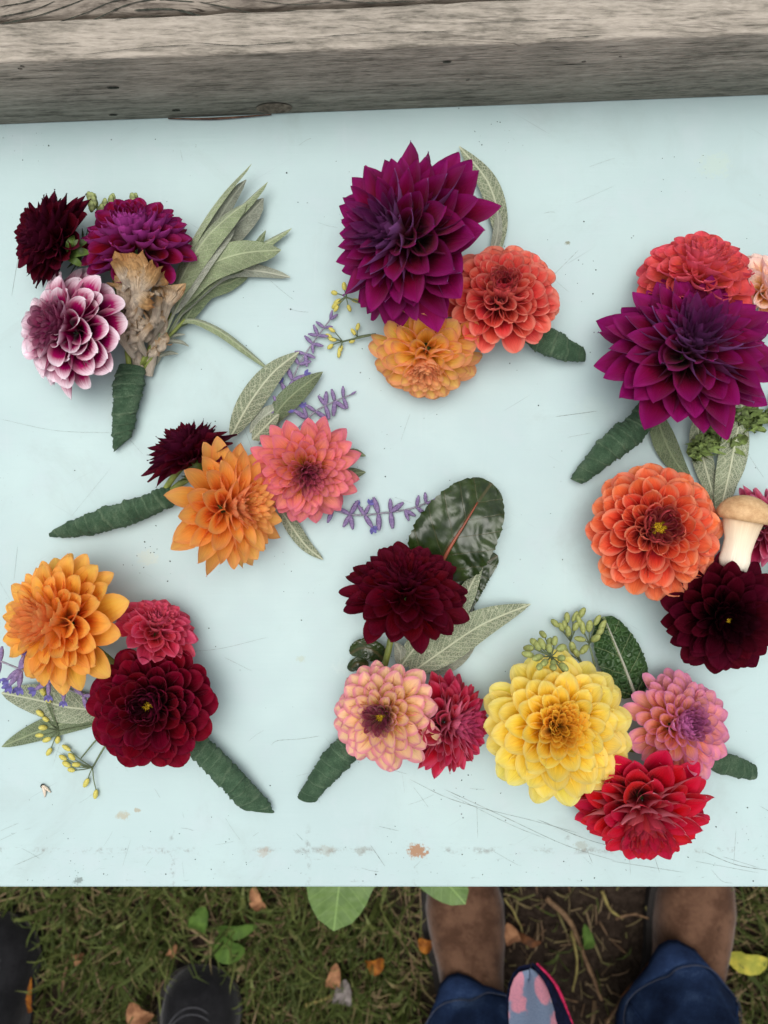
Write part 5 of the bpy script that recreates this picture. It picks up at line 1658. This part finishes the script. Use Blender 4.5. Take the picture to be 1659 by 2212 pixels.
M['dl_orange'] = deadleaf_mat('fallen_leaf_orange', (168, 106, 36), (124, 70, 26))
M['dl_tan'] = deadleaf_mat('fallen_leaf_tan', (176, 128, 92), (128, 86, 60))
M['dl_brown'] = deadleaf_mat('fallen_leaf_brown', (126, 82, 52), (84, 54, 36))
M['dl_yellow'] = deadleaf_mat('fallen_leaf_yellow', (196, 184, 76), (150, 152, 62))
M['dl_grey'] = deadleaf_mat('fallen_leaf_grey', (140, 132, 128), (104, 96, 92))
M['weed'] = deadleaf_mat('weed_leaf', (84, 112, 46), (66, 92, 36))
DL = [((50, 2150), 95, 42, 82, 'dl_orange', 'yellow-orange fallen leaf beside the black boot', 1),
      ((300, 2192), 60, 40, 140, 'dl_tan', 'tan curled fallen leaf touching the black boot toe', 1),
      ((720, 2115), 60, 26, 78, 'dl_tan', 'tan fallen leaf standing in thin grass by bare soil', 1),
      ((810, 2085), 40, 28, 20, 'dl_orange', 'small orange fallen leaf at edge of bare soil', 1),
      ((1105, 2022), 50, 28, 110, 'dl_tan', 'reddish tan fallen leaf next to left brown boot', 1),
      ((1145, 2032), 55, 16, -20, 'dl_brown', 'narrow brown fallen leaf beside the reddish tan one', 1),
      ((1620, 2078), 90, 38, -6, 'dl_yellow', 'yellow-green fallen leaf beside right brown boot', 1),
      ((1385, 2120), 130, 34, 55, 'dl_brown', 'long brown curled leaf leaning against jeans cuff', 1),
      ((740, 2150), 60, 34, 80, 'dl_grey', 'grey withered leaf lying in the grass', 1),
      ((555, 1945), 60, 24, 110, 'dl_tan', 'tan fallen leaf tucked beneath the table edge', 1),
      ((165, 2070), 26, 20, 20, 'dl_tan', 'small tan fallen leaf in green grass', 1),
      ((370, 2060), 34, 16, 60, 'dl_tan', 'thin tan fallen leaf in green grass', 1),
      ((920, 2040), 34, 26, 160, 'dl_orange', 'small orange leaf left of the brown boot', 1),
      ((430, 1990), 60, 34, 70, 'weed', 'pale green weed leaf in the grass', 1),
      ((510, 2010), 90, 26, 8, 'weed', 'long bright green weed leaf in the grass', 1),
      ((495, 2050), 70, 44, -20, 'weed', 'round bright green weed leaf in the grass', 1),
      ((1270, 2030), 60, 20, 100, 'weed', 'green weed leaf on the bare soil', 1)]
for (px, py), L, W, ang, mt, lb, _ in DL:
    zz = .035 if py < 2200 else .03
    k = (CZ - zz) / 1855.0
    c = G(px, py, zz)
    d = np.array([math.cos(rad(ang)), math.sin(rad(ang)), 0]) * L * k * .5
    th = leaf(None, 'weed_leaf' if mt == 'weed' else 'fallen_leaf', [c - d + np.array([0, 0, -.012]), c + np.array([0, 0, .004]), c + d + np.array([0, 0, -.006])], W * k * 1.25, mt, fold=.35, prof=(.85, .6), nt=11, nu=5, ground=True, edge=.25, seed=int(px))
    tag(th, lb, 'weed' if mt == 'weed' else 'fallen leaf', 'weed leaves in the grass' if mt == 'weed' else 'fallen leaves on the ground')
M['twig'] = deadleaf_mat('twig_bark', (136, 108, 80), (92, 70, 52))
M['straw'] = deadleaf_mat('straw_stem', (158, 146, 88), (120, 106, 62))
TW = [([(1180, 1940), (1230, 1990), (1260, 2060), (1300, 2160)], 4.2, 'twig', 'thick brown twig across the bare soil between the boots'),
      ([(1235, 2010), (1247, 2080), (1238, 2140)], 2.2, 'straw', 'bent yellow-green stalk lying over the thick twig'),
      ([(1300, 1925), (1318, 1965), (1345, 1985)], 2.6, 'straw', 'curved pale stalk beneath the table edge'),
      ([(1310, 2212), (1350, 2150), (1420, 2080)], 3.0, 'twig', 'pale twig leaning towards the jeans cuff'),
      ([(1090, 1940), (1120, 1990), (1140, 2050)], 1.6, 'straw', 'thin straw beside the left brown boot'),
      ([(1330, 1985), (1370, 1975), (1400, 1985)], 2.4, 'twig', 'short curved twig on bare soil near right boot'),
      ([(660, 2170), (700, 2158), (740, 2140)], 3.0, 'straw', 'straight pale stick lying in the grass'),
      ([(135, 2140), (140, 2100), (148, 2070)], 2.6, 'twig', 'short brown stick in the grass near yellow-orange leaf'),
      ([(1130, 2130), (1190, 2150), (1250, 2165)], 1.8, 'twig', 'thin twig beside the floral hem')]
for pts, r, mt, lb in TW:
    V, F = tube([G(x, y, .012 + .006 * (i % 2)) for i, (x, y) in enumerate(pts)], [r / 1000, r * .6 / 1000], 16, 7)
    V += np.array([[.0012 * nz(a * 90, b * 90, c * 40), .0012 * nz(b * 90, a * 80, 3), .0008 * nz(a * 130, c * 50, 6)] for a, b, c in V])
    tag(mk('twig', V, F, M[mt]), lb, 'twig', 'twigs and stalks on the bare soil')
